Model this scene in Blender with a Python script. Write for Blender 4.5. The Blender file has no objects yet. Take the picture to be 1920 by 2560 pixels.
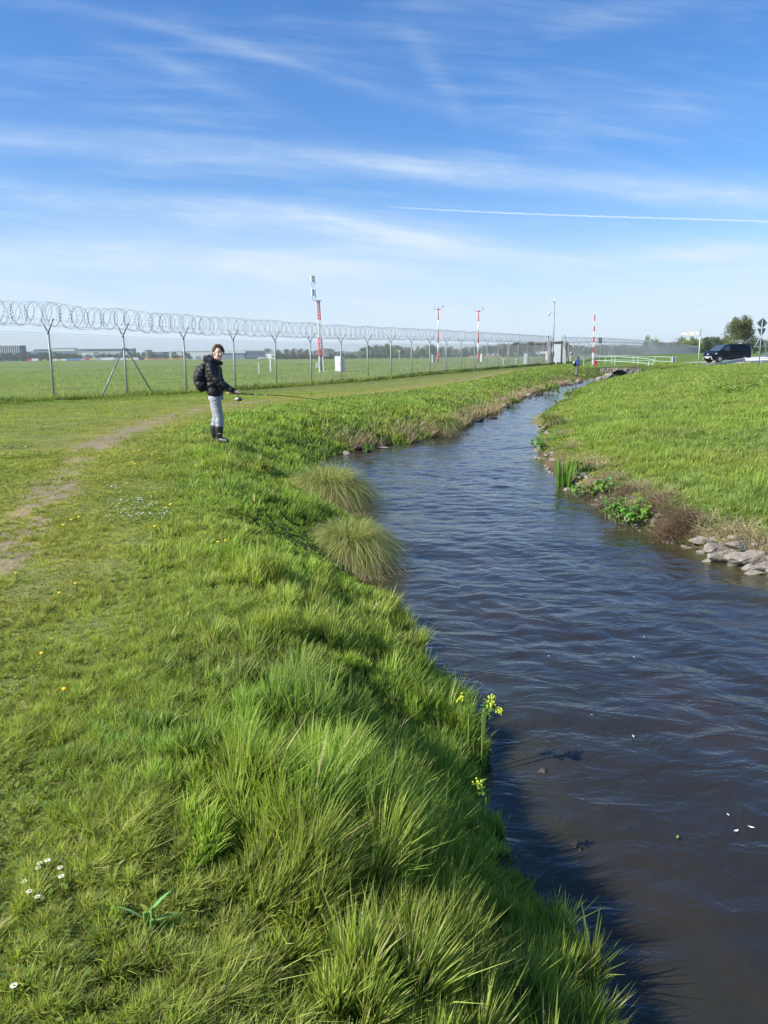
import bpy, bmesh, math, random
import numpy as np
from mathutils import Vector, Matrix
random.seed(7); RNG = np.random.default_rng(11)
SC = bpy.context.scene; COL = SC.collection
# ------------------------------------------------------------------ camera, sky, sun, exposure
EYE = 1.55; FPX = 1923.0; PITCH = math.radians(11.4); ROLL = -0.010
cam = bpy.data.cameras.new('camera'); camo = bpy.data.objects.new('camera', cam); COL.objects.link(camo)
camo.matrix_world = Matrix.Translation((0, 0, EYE)) @ Matrix.Rotation(math.pi/2-PITCH, 4, 'X') @ Matrix.Rotation(ROLL, 4, 'Z')
cam.sensor_fit = 'VERTICAL'; cam.sensor_height = 24; cam.lens = FPX/2560*24; cam.clip_start = 0.05; cam.clip_end = 40000
SC.camera = camo
SUN_EL = math.radians(37); SUN_AZ = math.atan2(-0.93, -0.30)          # azimuth measured from +Y towards +X
sdir = Vector((math.sin(SUN_AZ)*math.cos(SUN_EL), math.cos(SUN_AZ)*math.cos(SUN_EL), math.sin(SUN_EL)))
sl = bpy.data.lights.new('sun', 'SUN'); sl.energy = 4.6; sl.angle = math.radians(0.5); sl.color = (1, 0.955, 0.88)
so = bpy.data.objects.new('sun', sl); COL.objects.link(so); so.rotation_euler = sdir.to_track_quat('Z', 'Y').to_euler(); so.location = (-20, -10, 30)
SC.view_settings.view_transform = 'Standard'; SC.view_settings.look = 'None'; SC.view_settings.gamma = 1
SC.view_settings.exposure = 0.80
SC.cycles.max_bounces = 6; SC.cycles.transparent_max_bounces = 12; SC.cycles.diffuse_bounces = 3; SC.cycles.glossy_bounces = 3
SC.cycles.transmission_bounces = 4; SC.cycles.volume_bounces = 0; SC.cycles.caustics_reflective = False; SC.cycles.caustics_refractive = False

class NT:
    def __init__(s, tree): s.t = tree; s.n = tree.nodes; s.l = tree.links
    def node(s, typ, **kw):
        n = s.n.new(typ)
        for k, v in kw.items(): setattr(n, k, v)
        return n
    def set(s, sock, v):
        if isinstance(v, bpy.types.NodeSocket): s.l.new(v, sock)
        else: sock.default_value = v
    def m(s, op, a, b=0.0, c=0.0, clamp=False):
        n = s.node('ShaderNodeMath', operation=op); n.use_clamp = clamp
        s.set(n.inputs[0], a); s.set(n.inputs[1], b); s.set(n.inputs[2], c); return n.outputs[0]
    def ramp(s, x, lo, hi, a=0.0, b=1.0):
        n = s.node('ShaderNodeMapRange', interpolation_type='SMOOTHSTEP')
        for i, v in enumerate((x, lo, hi, a, b)): s.set(n.inputs[i], v)
        return n.outputs[0]
    def noise(s, vec, scale, det=4, rough=0.5, dist=0.0):
        n = s.node('ShaderNodeTexNoise'); s.set(n.inputs['Vector'], vec); n.inputs['Scale'].default_value = scale
        n.inputs['Detail'].default_value = det; n.inputs['Roughness'].default_value = rough; n.inputs['Distortion'].default_value = dist
        return n.outputs['Fac']
    def comb(s, x, y, z=0.0):
        n = s.node('ShaderNodeCombineXYZ'); s.set(n.inputs[0], x); s.set(n.inputs[1], y); s.set(n.inputs[2], z); return n.outputs[0]
    def mix(s, f, a, b, blend='MIX'):
        n = s.node('ShaderNodeMix', data_type='RGBA', blend_type=blend)
        s.set(n.inputs[0], f); s.set(n.inputs[6], a); s.set(n.inputs[7], b); return n.outputs[2]

def make_world():
    w = bpy.data.worlds.new('World'); SC.world = w; w.use_nodes = True
    t = NT(w.node_tree); t.n.clear()
    sky = t.node('ShaderNodeTexSky', sky_type='NISHITA'); sky.sun_disc = False
    sky.sun_elevation = SUN_EL; sky.sun_rotation = SUN_AZ % (2*math.pi); sky.air_density = 1.0; sky.dust_density = 0.6; sky.ozone_density = 3.2
    tc = t.node('ShaderNodeTexCoord'); sp = t.node('ShaderNodeSeparateXYZ'); t.l.new(tc.outputs['Generated'], sp.inputs[0])
    X, Y, Z = sp.outputs
    Ya = t.m('MAXIMUM', t.m('ABSOLUTE', Y), 0.08)
    u = t.m('DIVIDE', X, Ya); v = t.m('DIVIDE', t.m('MAXIMUM', Z, 0.0), Ya)
    P = t.comb(u, v, 0)
    # wisps drawn out along slightly falling lines
    vv = t.m('ADD', v, t.m('MULTIPLY', u, 0.09))
    n1 = t.noise(t.comb(t.m('MULTIPLY', u, 1.3), t.m('MULTIPLY', vv, 9.0)), 2.2, 7, 0.62, 0.6)
    n2 = t.noise(t.comb(t.m('MULTIPLY', u, 3.0), t.m('MULTIPLY', vv, 26.0), 4.0), 2.2, 6, 0.6, 0.3)
    n3 = t.noise(t.comb(u, t.m('MULTIPLY', vv, 2.5), 9.0), 3.0, 4, 0.55, 0.2)
    n4 = t.noise(P, 40.0, 4, 0.6)
    n5 = t.noise(t.comb(t.m('MULTIPLY', u, 5.0), t.m('MULTIPLY', vv, 60.0), 7.0), 2.0, 6, .65, .8)
    wob = t.m('MULTIPLY', t.m('SUBTRACT', n3, 0.5), 0.05)
    acc = None
    def streak(pts, wid, amp, fade=0.12, tex=0.6, u0=None, u1=None):
        nonlocal acc
        (ua, va), (ub, vb) = pts[0], pts[-1]
        a = (vb-va)/(ub-ua)
        line = t.m('MULTIPLY_ADD', u, a, va-a*ua)
        if len(pts) == 3:                                            # bow through the middle point
            um, vm = pts[1]; k = (vm-(va+a*(um-ua)))/((um-ua)*(um-ub))
            q = t.m('MULTIPLY', t.m('SUBTRACT', u, ua), t.m('SUBTRACT', u, ub))
            line = t.m('MULTIPLY_ADD', q, k, line)
        d = t.m('DIVIDE', t.m('SUBTRACT', t.m('ADD', v, t.m('MULTIPLY', wob, wid*14)), line), wid)
        g = t.m('POWER', 2.718, t.m('MULTIPLY', t.m('MULTIPLY', d, d), -1.0))
        lo = ua if u0 is None else u0; hi = ub if u1 is None else u1
        e = t.m('MULTIPLY', t.ramp(u, lo-fade, lo+fade), t.ramp(u, hi-fade, hi+fade, 1.0, 0.0))
        txt = t.m('MULTIPLY', t.m('ADD', 1-tex, t.m('MULTIPLY', t.m('MULTIPLY', n1, n2), tex*4.0)), t.m('ADD', .30, t.m('MULTIPLY', n5, 1.4)))
        r = t.m('MULTIPLY', t.m('MULTIPLY', t.m('MULTIPLY', g, e), amp), txt)
        acc = r if acc is None else t.m('ADD', acc, r)
    streak([(-.46, .262), (-.17, .243), (.475, .189)], .018, .32, u0=-2, u1=2, tex=.5)
    streak([(-.17, .236), (.475, .186)], .010, .16, u0=-.1, u1=2)
    streak([(-.415, .413), (-.211, .373), (-.057, .328)], .008, .15, tex=.8)
    streak([(-.057, .328), (.3, .23)], .010, .08)
    streak([(-.30, .36), (-.12, .29)], .012, .14, tex=.8)
    streak([(-.212, .183), (.023, .150), (.162, .121)], .017, .36, .10, tex=.75)
    streak([(-.05, .152), (.10, .135)], .012, .22, .06, tex=.8)
    streak([(-.465, .202), (-.125, .165)], .022, .26, u0=-2, u1=-.1)
    streak([(.213, .382), (.343, .398)], .014, .14, .05, tex=1)
    streak([(.04, .36), (.10, .29)], .02, .13, .03, tex=1)
    streak([(.20, .30), (.45, .28)], .02, .10, .08, tex=1)
    streak([(.30, .096), (.473, .099)], .004, .22, .05)
    streak([(.20, .110), (.473, .122)], .012, .25, .06, tex=.7)
    streak([(-.47, .130), (.05, .112)], .024, .46, .12, u0=-2, u1=.05, tex=.4)
    wisps = t.m('MULTIPLY', t.ramp(t.m('MULTIPLY', n1, t.m('ADD', n2, 0.5)), .42, .85), t.m('ADD', t.ramp(v, .03, .5, .30, .16), 0.0))
    acc = t.m('ADD', t.m('MULTIPLY', acc, .86), wisps)
    veil = t.m('MULTIPLY', t.ramp(v, .0, .22, .86, .0), t.m('ADD', .65, t.m('MULTIPLY', n1, .7)))
    acc = t.m('ADD', acc, veil)
    acc = t.m('MULTIPLY', acc, t.m('ADD', .9, t.m('MULTIPLY', n4, .2)))
    fac = t.m('MINIMUM', acc, .93, clamp=True)
    hs = t.node('ShaderNodeHueSaturation'); hs.inputs['Saturation'].default_value = 1.22; hs.inputs['Value'].default_value = 1.0
    t.l.new(sky.outputs[0], hs.inputs['Color'])
    tint = t.mix(1.0, hs.outputs[0], (0.82, 0.90, 1.06, 1), 'MULTIPLY')
    c = t.mix(fac, tint, (4.3, 5.1, 6.0, 1))
    bg = t.node('ShaderNodeBackground'); t.l.new(c, bg.inputs[0]); bg.inputs[1].default_value = 0.10
    out = t.node('ShaderNodeOutputWorld'); t.l.new(bg.outputs[0], out.inputs[0])
make_world()

# ------------------------------------------------------------------ pixel helper (photograph 1920x2560 -> point in the place)
RM = (Matrix.Rotation(math.pi/2-PITCH, 3, 'X') @ Matrix.Rotation(ROLL, 3, 'Z'))
def ray(px, py): return RM @ Vector((px-960, 1280-py, -FPX))
def atz(px, py, z):
    d = ray(px, py); t = (z-EYE)/d.z; return Vector((d.x*t, d.y*t, z))
def aty(px, py, Y):
    d = ray(px, py); t = Y/d.y; return Vector((d.x*t, Y, EYE+d.z*t))

# ------------------------------------------------------------------ terrain functions (all numpy)
def S(x, a, b):
    t = np.clip((x-a)/(b-a), 0, 1); return t*t*(3-2*t)
def vnoise(x, y, scale, seed=0):
    x = np.asarray(x, float)/scale+seed*17.31; y = np.asarray(y, float)/scale+seed*7.77
    xi = np.floor(x).astype(np.int64); yi = np.floor(y).astype(np.int64); fx = x-xi; fy = y-yi
    def h(i, j):
        n = (i*374761393+j*668265263+seed*974711) & 0xffffffff
        n = ((n ^ (n >> 13))*1274126177) & 0xffffffff
        return ((n ^ (n >> 16)) & 0xffff)/65535.0
    fx = fx*fx*(3-2*fx); fy = fy*fy*(3-2*fy)
    return (h(xi, yi)*(1-fx)+h(xi+1, yi)*fx)*(1-fy)+(h(xi, yi+1)*(1-fx)+h(xi+1, yi+1)*fx)*fy
def fbm(x, y, scale, seed=0, o=3):
    r = 0; a = .5; s = 0
    for k in range(o): r = r+a*vnoise(x, y, scale/2**k, seed+k*5); s += a; a *= .5
    return r/s
LY = [-12, 0, 2, 3, 4, 4.7, 5.3, 6.3, 7.4, 8.8, 10, 11.5, 13, 15, 17, 18.6, 19.4, 20.4, 21.6, 23.2, 28.3, 32.3, 37.6, 47.3, 59.2, 72.8, 75, 81, 86]
LX = [.95, .70, .68, .63, .60, .50, .34, .12, -.04, -.12, -.30, -.62, -1.05, -1.4, -1.4, -1.0, -.6, .44, 1.14, 2.07, 3.41, 4.88, 6.26, 9.07, 13.5, 19.2, 20.8, 24.2, 26.6]
RY = [-12, 0, 4, 7.8, 8.2, 8.7, 9.5, 10.7, 12.2, 13.2, 14.3, 16.5, 17.8, 21.3, 29.9, 37.2, 46.8, 58.6, 72, 81, 86]
RX = [4.8, 4.45, 4.3, 4.1, 3.95, 3.72, 3.55, 3.42, 3.4, 3.34, 3.24, 3.42, 3.56, 4.29, 6.07, 8.5, 11.2, 15.7, 21.2, 25.8, 28.0]
def xL(y): return np.interp(y, LY, LX)+.05*np.sin(y*3.1)*(y < 30)+.03*np.sin(y*7.7+1)+.06*np.sin(y*1.3)
def xR(y): return np.interp(y, RY, RX)+.04*np.sin(y*3.7)+.03*np.sin(y*8.3+2)
WZ = -0.75
FX0, FDX, FY0, FDY = -13.2668, 1.74033, 31.3797, 3.70883
FN = np.array([.9053, -.4248]); FD = np.array([.4248, .9053])
def fence_xy(i): return FX0+i*FDX, FY0+i*FDY
def sf(x, y): return (x-FX0)*FN[0]+(y-FY0)*FN[1]
def zbase(x, y):
    y = np.asarray(y, float)
    p = np.interp(y, [0, 10, 14, 20, 30, 38, 55, 65, 76, 90, 105, 120, 150, 200, 300, 500, 4000], [0, 0, .02, .02, -.01, -.12, -.12, .02, .1, .22, .3, .38, .62, 1.05, 1.35, 1.6, 1.6])
    a = np.interp(y, [0, 30, 60, 120, 146, 300, 600, 4000], [0, -.05, -.05, .30, .38, .48, .55, .55])
    w = S(sf(x, y), -30, -1.5)
    return a*(1-w)+p*w
def gz(x, y):
    x = np.asarray(x, float); y = np.asarray(y, float)
    zb = zbase(x, y)
    far = S(y, 82.0, 83.2)
    sl_ = np.clip((np.interp(y+1.5, LY, LX)-np.interp(y-1.5, LY, LX))/3, -1, 1)
    dl = (xL(y)-x)/np.sqrt(1+sl_**2)
    wl = np.interp(y, [0, 5, 12, 15, 19, 24, 30, 50, 75, 90], [1.45, 1.7, 2.1, 2.2, 2.0, 1.9, 2.6, 3.6, 4.2, 4.2])
    t = np.clip(dl/wl, 0, 1)
    zl = WZ-.05+(zb-WZ+.05)*(1-(1-t)**1.6)
    zl = zl+.05*(fbm(x, y, .9, 3)-.5)*np.clip(dl*2, 0, 1)*(1-.8*S(y, 20, 60))
    dr = (x-xR(y))*.95
    plat = np.interp(y, [0, 20, 40, 62, 80, 100, 120], [.42, .36, .36, .42, .40, .42, .5])
    plat = np.maximum(plat, zb*S(y, 90, 130)); plat = plat+(.25*S(x, 24, 40)*S(y, 60, 90))
    zr = WZ-.05+.26*S(dr, 0, .35)+(plat-WZ-.21)*(1-(1-np.clip(dr/10.0, 0, 1))**1.5)
    zr = zr+.07*(fbm(x, y, 1.6, 8)-.5)*np.clip(dr*2, 0, 1)
    bed = WZ-.04-.5*np.clip(np.minimum(-dl, -dr)/.9, 0, 1)
    mid = (dl < 0) & (dr < 0)
    z = np.where(mid, bed, np.where(dl >= 0, zl, zr))
    q = np.clip((x-24)/14, 0, 1)
    zfar = zb*(1-q)+np.maximum(plat, zb)*q
    return z*(1-far)+zfar*far
def gzf(x, y): return float(gz(np.array([x]), np.array([y]))[0])
_ST = 1.0*1.004**np.arange(2010)
def onground(px, py, dz=0.0):
    d = ray(px, py).normalized(); hit = np.nonzero(EYE+d.z*_ST <= np.maximum(gz(d.x*_ST, d.y*_ST), WZ)+dz)[0]
    s_ = _ST[hit[0]] if len(hit) else 3000.0
    return Vector((d.x*s_, d.y*s_, EYE+d.z*s_))
# long-grass / mown boundary and dirt track as x(y)
BY = [-5, 1.5, 2.8, 4.8, 9.9, 14, 16.7, 20, 22.8, 28.9, 37, 56, 85, 113]; BX = [-.4, -.42, -.7, -1.16, -2.35, -3.9, -4.4, -4.4, -3.97, -2.34, .82, 7.0, 16.2, 26.8]
TY = [-5, 3, 5.9, 6.9, 8.6, 11.2, 13.8, 15.9, 20, 24.9, 28, 32, 37, 44.5, 60, 85.5, 110]; TX = [-2.9, -2.9, -3.05, -3.32, -3.85, -4.56, -5.2, -5.44, -5.8, -5.7, -4.9, -2.9, -1.0, 2.4, 8.0, 16.5, 25]
def xB(y): return np.interp(y, BY, BX)-.12+.18*np.sin(y*1.7)+.1*np.sin(y*4.1)
def xT(y): return np.interp(y, TY, TX)
def bare(x, y):
    d = np.abs(x-xT(y)); w = np.interp(y, [5, 9, 15, 30, 60], [.14, .17, .24, .35, .7])
    b = S(w*2.2-d, 0, w*1.6)
    patch = np.maximum.reduce([.66*S(y, 3, 4.5)*S(31-y, 0, 3), S(y, 4.2, 5.2)*S(10.6-y, 0, 1.2), S(y, 12.0, 12.8)*S(16.2-y, 0, 1.6), .45*S(y, 17.5, 19)*S(29-y, 0, 5), .45*S(vnoise(y, y*0, 4.5, 77), .55, .8)*S(y, 30, 36)])
    return np.clip(b*patch*1.4*S(.35*fbm(x, y*.7, .6, 31)+.65*fbm(x, y, .12, 35), .36, .56), 0, 1)

# ------------------------------------------------------------------ mesh helpers
def new_mesh(name, V, loops, sizes, smooth=False):
    me = bpy.data.meshes.new(name); V = np.asarray(V, np.float32)
    me.vertices.add(len(V)); me.vertices.foreach_set('co', V.ravel())
    loops = np.asarray(loops, np.int32).ravel(); sizes = np.asarray(sizes, np.int32)
    me.loops.add(len(loops)); me.loops.foreach_set('vertex_index', loops)
    st = np.zeros(len(sizes), np.int32); st[1:] = np.cumsum(sizes)[:-1]
    me.polygons.add(len(sizes)); me.polygons.foreach_set('loop_start', st); me.polygons.foreach_set('loop_total', sizes)
    if smooth: me.polygons.foreach_set('use_smooth', np.ones(len(sizes), bool))
    me.update(calc_edges=True); return me
def setcol(me, C, name='Col'):
    a = me.attributes.new(name, 'FLOAT_COLOR', 'POINT'); C = np.asarray(C, np.float32)
    if C.shape[1] == 3: C = np.concatenate([C, np.ones((len(C), 1), np.float32)], 1)
    a.data.foreach_set('color', C.ravel())
def link(name, me, mat=None, parent=None, loc=None):
    o = bpy.data.objects.new(name, me); COL.objects.link(o)
    if mat: me.materials.clear() if len(me.materials) else None; me.materials.append(mat)
    if parent: o.parent = parent
    if loc is not None: o.location = loc
    return o
def tag(o, label=None, cat=None, group=None, kind=None):
    if label: o['label'] = label
    if cat: o['category'] = cat
    if group: o['group'] = group
    if kind: o['kind'] = kind
    return o
def thing(name, label, cat, loc=(0, 0, 0), rz=0.0, group=None):
    o = bpy.data.objects.new(name, None); COL.objects.link(o); o.location = loc; o.rotation_euler = (0, 0, rz); o.empty_display_size = .2
    return tag(o, label, cat, group)
KIDS = {}
def copy_tree(o, parent=None):
    c = o.copy(); COL.objects.link(c)
    if parent: c.parent = parent
    for ch in [k for k in o.children]: copy_tree(ch, c)
    return c
class MB:
    def __init__(s): s.v = []; s.f = []; s.mi = []
    def add(s, vs, fs, mi=0):
        b = len(s.v); s.v += [tuple(q) for q in vs]; s.f += [tuple(i+b for i in f) for f in fs]; s.mi += [mi]*len(fs)
    def box(s, c, d, rz=0, rx=0, ry=0, mi=0, taper=1.0):
        M = Matrix.Translation(c) @ Matrix.Rotation(rz, 4, 'Z') @ Matrix.Rotation(ry, 4, 'Y') @ Matrix.Rotation(rx, 4, 'X')
        vs = [M @ Vector((x*d[0]/2*(taper if z > 0 else 1), y*d[1]/2*(taper if z > 0 else 1), z*d[2]/2)) for x in (-1, 1) for y in (-1, 1) for z in (-1, 1)]
        s.add(vs, [(0, 1, 3, 2), (4, 6, 7, 5), (0, 4, 5, 1), (2, 3, 7, 6), (0, 2, 6, 4), (1, 5, 7, 3)], mi)
    def tube(s, pts, r, n=6, mi=0, cap=True):
        pts = [Vector(p) for p in pts]; rs = r if isinstance(r, (list, tuple)) else [r]*len(pts)
        up = None; vs = []
        for i, p in enumerate(pts):
            d = (pts[min(i+1, len(pts)-1)]-pts[max(i-1, 0)]).normalized()
            if up is None: up = d.orthogonal().normalized()
            a = (up-d*up.dot(d)).normalized(); b = d.cross(a); up = a
            for k in range(n):
                t = 2*math.pi*k/n; vs.append(p+(a*math.cos(t)+b*math.sin(t))*rs[i])
        fs = [(i*n+k, i*n+(k+1) % n, (i+1)*n+(k+1) % n, (i+1)*n+k) for i in range(len(pts)-1) for k in range(n)]
        if cap: fs += [tuple(range(n-1, -1, -1)), tuple((len(pts)-1)*n+k for k in range(n))]
        s.add(vs, fs, mi)
    def ball(s, c, r, n=10, m=7, mi=0, rot=None):
        c = Vector(c); r = Vector(r) if hasattr(r, '__len__') else Vector((r, r, r)); vs = []; fs = []
        def P(q):
            q = Vector((q[0]*r.x, q[1]*r.y, q[2]*r.z)); return c+(rot @ q if rot else q)
        vs.append(P((0, 0, 1)))
        for j in range(1, m):
            a = math.pi*j/m
            for k in range(n): t = 2*math.pi*k/n; vs.append(P((math.sin(a)*math.cos(t), math.sin(a)*math.sin(t), math.cos(a))))
        vs.append(P((0, 0, -1)))
        fs += [(0, 1+k, 1+(k+1) % n) for k in range(n)]
        for j in range(m-2): fs += [(1+j*n+k, 1+(j+1)*n+k, 1+(j+1)*n+(k+1) % n, 1+j*n+(k+1) % n) for k in range(n)]
        L = len(vs)-1; fs += [(L, 1+(m-2)*n+(k+1) % n, 1+(m-2)*n+k) for k in range(n)]
        s.add(vs, fs, mi)
    def prism(s, prof, y0, y1, mi=0):                                 # profile in x,z extruded along y
        n = len(prof); vs = [(x, y0, z) for x, z in prof]+[(x, y1, z) for x, z in prof]
        fs = [tuple(range(n)), tuple(range(2*n-1, n-1, -1))]+[(i, i+n, (i+1) % n+n, (i+1) % n) for i in range(n)]
        s.add(vs, fs, mi)
    def mesh(s, name, smooth=False):
        me = bpy.data.meshes.new(name); me.from_pydata(s.v, [], s.f); 
        for p, m in zip(me.polygons, s.mi): p.material_index = m
        bm = bmesh.new(); bm.from_mesh(me); bmesh.ops.recalc_face_normals(bm, faces=bm.faces); bm.to_mesh(me); bm.free()
        if smooth:
            for p in me.polygons: p.use_smooth = True
        return me
    def build(s, name, mat, parent=None, smooth=False, loc=None):
        me = s.mesh(name, smooth)
        mats = mat if isinstance(mat, (list, tuple)) else [mat]
        for m in mats: me.materials.append(m)
        o = bpy.data.objects.new(name, me); COL.objects.link(o)
        if parent: o.parent = parent
        if loc is not None: o.location = loc
        return o

# ------------------------------------------------------------------ materials
def mat(name, col, rough=.6, metal=0.0, var=.12, scale=6.0, spec=.4, bump=0.0, emit=None, coat=0.0):
    m = bpy.data.materials.new(name); m.use_nodes = True; t = NT(m.node_tree); p = t.n['Principled BSDF']
    tc = t.node('ShaderNodeTexCoord'); n = t.noise(tc.outputs['Object'], scale, 5, .6)
    c = t.mix(n, tuple(k*(1-var) for k in col)+(1,), tuple(min(1, k*(1+var)) for k in col)+(1,))
    t.l.new(c, p.inputs['Base Color']); p.inputs['Roughness'].default_value = rough; p.inputs['Metallic'].default_value = metal
    p.inputs['Specular IOR Level'].default_value = spec; p.inputs['Coat Weight'].default_value = coat
    if bump:
        b = t.node('ShaderNodeBump'); b.inputs['Strength'].default_value = bump; b.inputs['Distance'].default_value = .02
        t.l.new(n, b.inputs['Height']); t.l.new(b.outputs[0], p.inputs['Normal'])
    return m
def leafmat(name, trans=.38, rough=.5, spec=.35):
    m = bpy.data.materials.new(name); m.use_nodes = True; t = NT(m.node_tree); p = t.n['Principled BSDF']; o = t.n['Material Output']
    a = t.node('ShaderNodeAttribute', attribute_name='Col')
    t.l.new(a.outputs['Color'], p.inputs['Base Color']); p.inputs['Roughness'].default_value = rough; p.inputs['Specular IOR Level'].default_value = spec
    tr = t.node('ShaderNodeBsdfTranslucent'); g = t.mix(1.0, a.outputs['Color'], (1.15, 1.2, .6, 1), 'MULTIPLY'); t.l.new(g, tr.inputs[0])
    mx = t.node('ShaderNodeMixShader'); mx.inputs[0].default_value = trans
    t.l.new(p.outputs[0], mx.inputs[1]); t.l.new(tr.outputs[0], mx.inputs[2]); t.l.new(mx.outputs[0], o.inputs[0]); return m
M = {}
M['grass'] = leafmat('grass_blades', .45, .55, .22); M['leaf'] = leafmat('leaves', .35, .7, .12); M['straw'] = leafmat('dry_stalks', .15, .8, .1)
M['treeleaf'] = leafmat('tree_leaves', .25, .7, .15)
M['galv'] = mat('galvanised_steel', (.30, .33, .33), .55, .35, .2, 9)
M['wire'] = mat('fence_wire', (.26, .29, .31), .6, .2, .1, 9)
M['razor'] = mat('razor_wire', (.17, .19, .21), .6, .2, .15, 9)
M['white'] = mat('white_paint', (.78, .78, .76), .5, 0, .06, 3)
M['offwhite'] = mat('weathered_white', (.62, .62, .60), .6, 0, .15, 4)
M['palegreen'] = mat('pale_green_paint', (.40, .49, .43), .5, 0, .1, 5)
M['red'] = mat('red_paint', (.62, .06, .03), .5, 0, .12, 5)
M['orange'] = mat('orange_paint', (.75, .20, .05), .5, 0, .12, 5)
M['grey'] = mat('grey_paint', (.33, .36, .38), .55, 0, .1, 4)
M['lightgrey'] = mat('light_grey_paint', (.48, .52, .53), .55, 0, .08, 4)
M['signback'] = mat('sign_back', (.13, .135, .14), .5, .1, .1, 4)
M['dark'] = mat('dark_metal', (.05, .05, .06), .5, .2, .1, 8)
M['black'] = mat('black_rubber', (.016, .017, .018), .32, 0, .1, 8, .5)
M['tyre'] = mat('tyre', (.02, .02, .02), .8)
M['concrete'] = mat('concrete', (.42, .40, .38), .9, 0, .18, 3, .2, .3)
M['stone'] = mat('bank_stone', (.25, .225, .185), .95, 0, .6, 14, .15, 1.0)
M['darkstone'] = mat('wet_stone', (.030, .025, .018), .6, 0, .3, 9, .4, .6)
M['stem'] = mat('plant_stem', (.16, .26, .05), .6)
M['bark'] = mat('bark', (.12, .095, .07), .9, 0, .3, 5, .1, .5)
M['birchbark'] = mat('pale_bark', (.42, .40, .35), .9, 0, .3, 5, .1, .5)
M['yellow'] = mat('yellow_petals', (.75, .52, .02), .6)
M['petal'] = mat('white_petals', (.80, .80, .78), .6)
M['skin'] = mat('skin', (.74, .45, .35), .5, 0, .08, 14)
M['hair'] = mat('brown_hair', (.085, .045, .025), .55, 0, .5, 60, .3, .5)
M['jacket'] = mat('black_jacket', (.016, .017, .020), .55, 0, .15, 14, .35, .3)
M['hood'] = mat('dark_hood', (.025, .027, .036), .85, 0, .2, 18, .2, .2)
M['bag'] = mat('black_bag', (.014, .014, .017), .6, 0, .15, 16, .35, .3)
M['trouser'] = mat('grey_sweatpants', (.34, .36, .38), .9, 0, .1, 22, .15, .3)
M['boot'] = mat('rubber_boot', (.012, .013, .015), .5, 0, .1, 10, .6)
M['blue'] = mat('blue_jacket', (.03, .07, .32), .6, 0, .15, 10)
M['trouser2'] = mat('taupe_trousers', (.16, .145, .14), .9, 0, .1, 20)
M['cork'] = mat('cork', (.50, .32, .16), .8, 0, .2, 40)
M['rod'] = mat('rod_blank', (.012, .02, .018), .3); M['teal'] = mat('teal_wrap', (.02, .22, .20), .4)

def ground_material():
    m = bpy.data.materials.new('ground'); m.use_nodes = True; t = NT(m.node_tree); p = t.n['Principled BSDF']
    a = t.node('ShaderNodeAttribute', attribute_name='Col'); g = t.node('ShaderNodeNewGeometry')
    n1 = t.noise(g.outputs['Position'], 9, 6, .7); n2 = t.noise(g.outputs['Position'], 1.1, 4, .6); n3 = t.noise(g.outputs['Position'], .12, 4, .6)
    f = t.m('MULTIPLY', t.m('ADD', .35, t.m('MULTIPLY', n1, 1.3)), t.m('ADD', .6, t.m('MULTIPLY', n2, .8)))
    f = t.m('MULTIPLY', f, t.m('ADD', .8, t.m('MULTIPLY', n3, .4)))
    c = t.mix(1.0, a.outputs['Color'], t.comb(f, f, f), 'MULTIPLY')
    yl = t.mix(t.ramp(n2, .45, .7, 0, .35), c, t.mix(1.0, c, (1.35, 1.1, .6, 1), 'MULTIPLY'))
    t.l.new(yl, p.inputs['Base Color']); p.inputs['Roughness'].default_value = .95; p.inputs['Specular IOR Level'].default_value = .1
    b = t.node('ShaderNodeBump'); b.inputs['Strength'].default_value = .7; b.inputs['Distance'].default_value = .05
    t.l.new(n1, b.inputs['Height']); t.l.new(b.outputs[0], p.inputs['Normal']); return m

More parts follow.
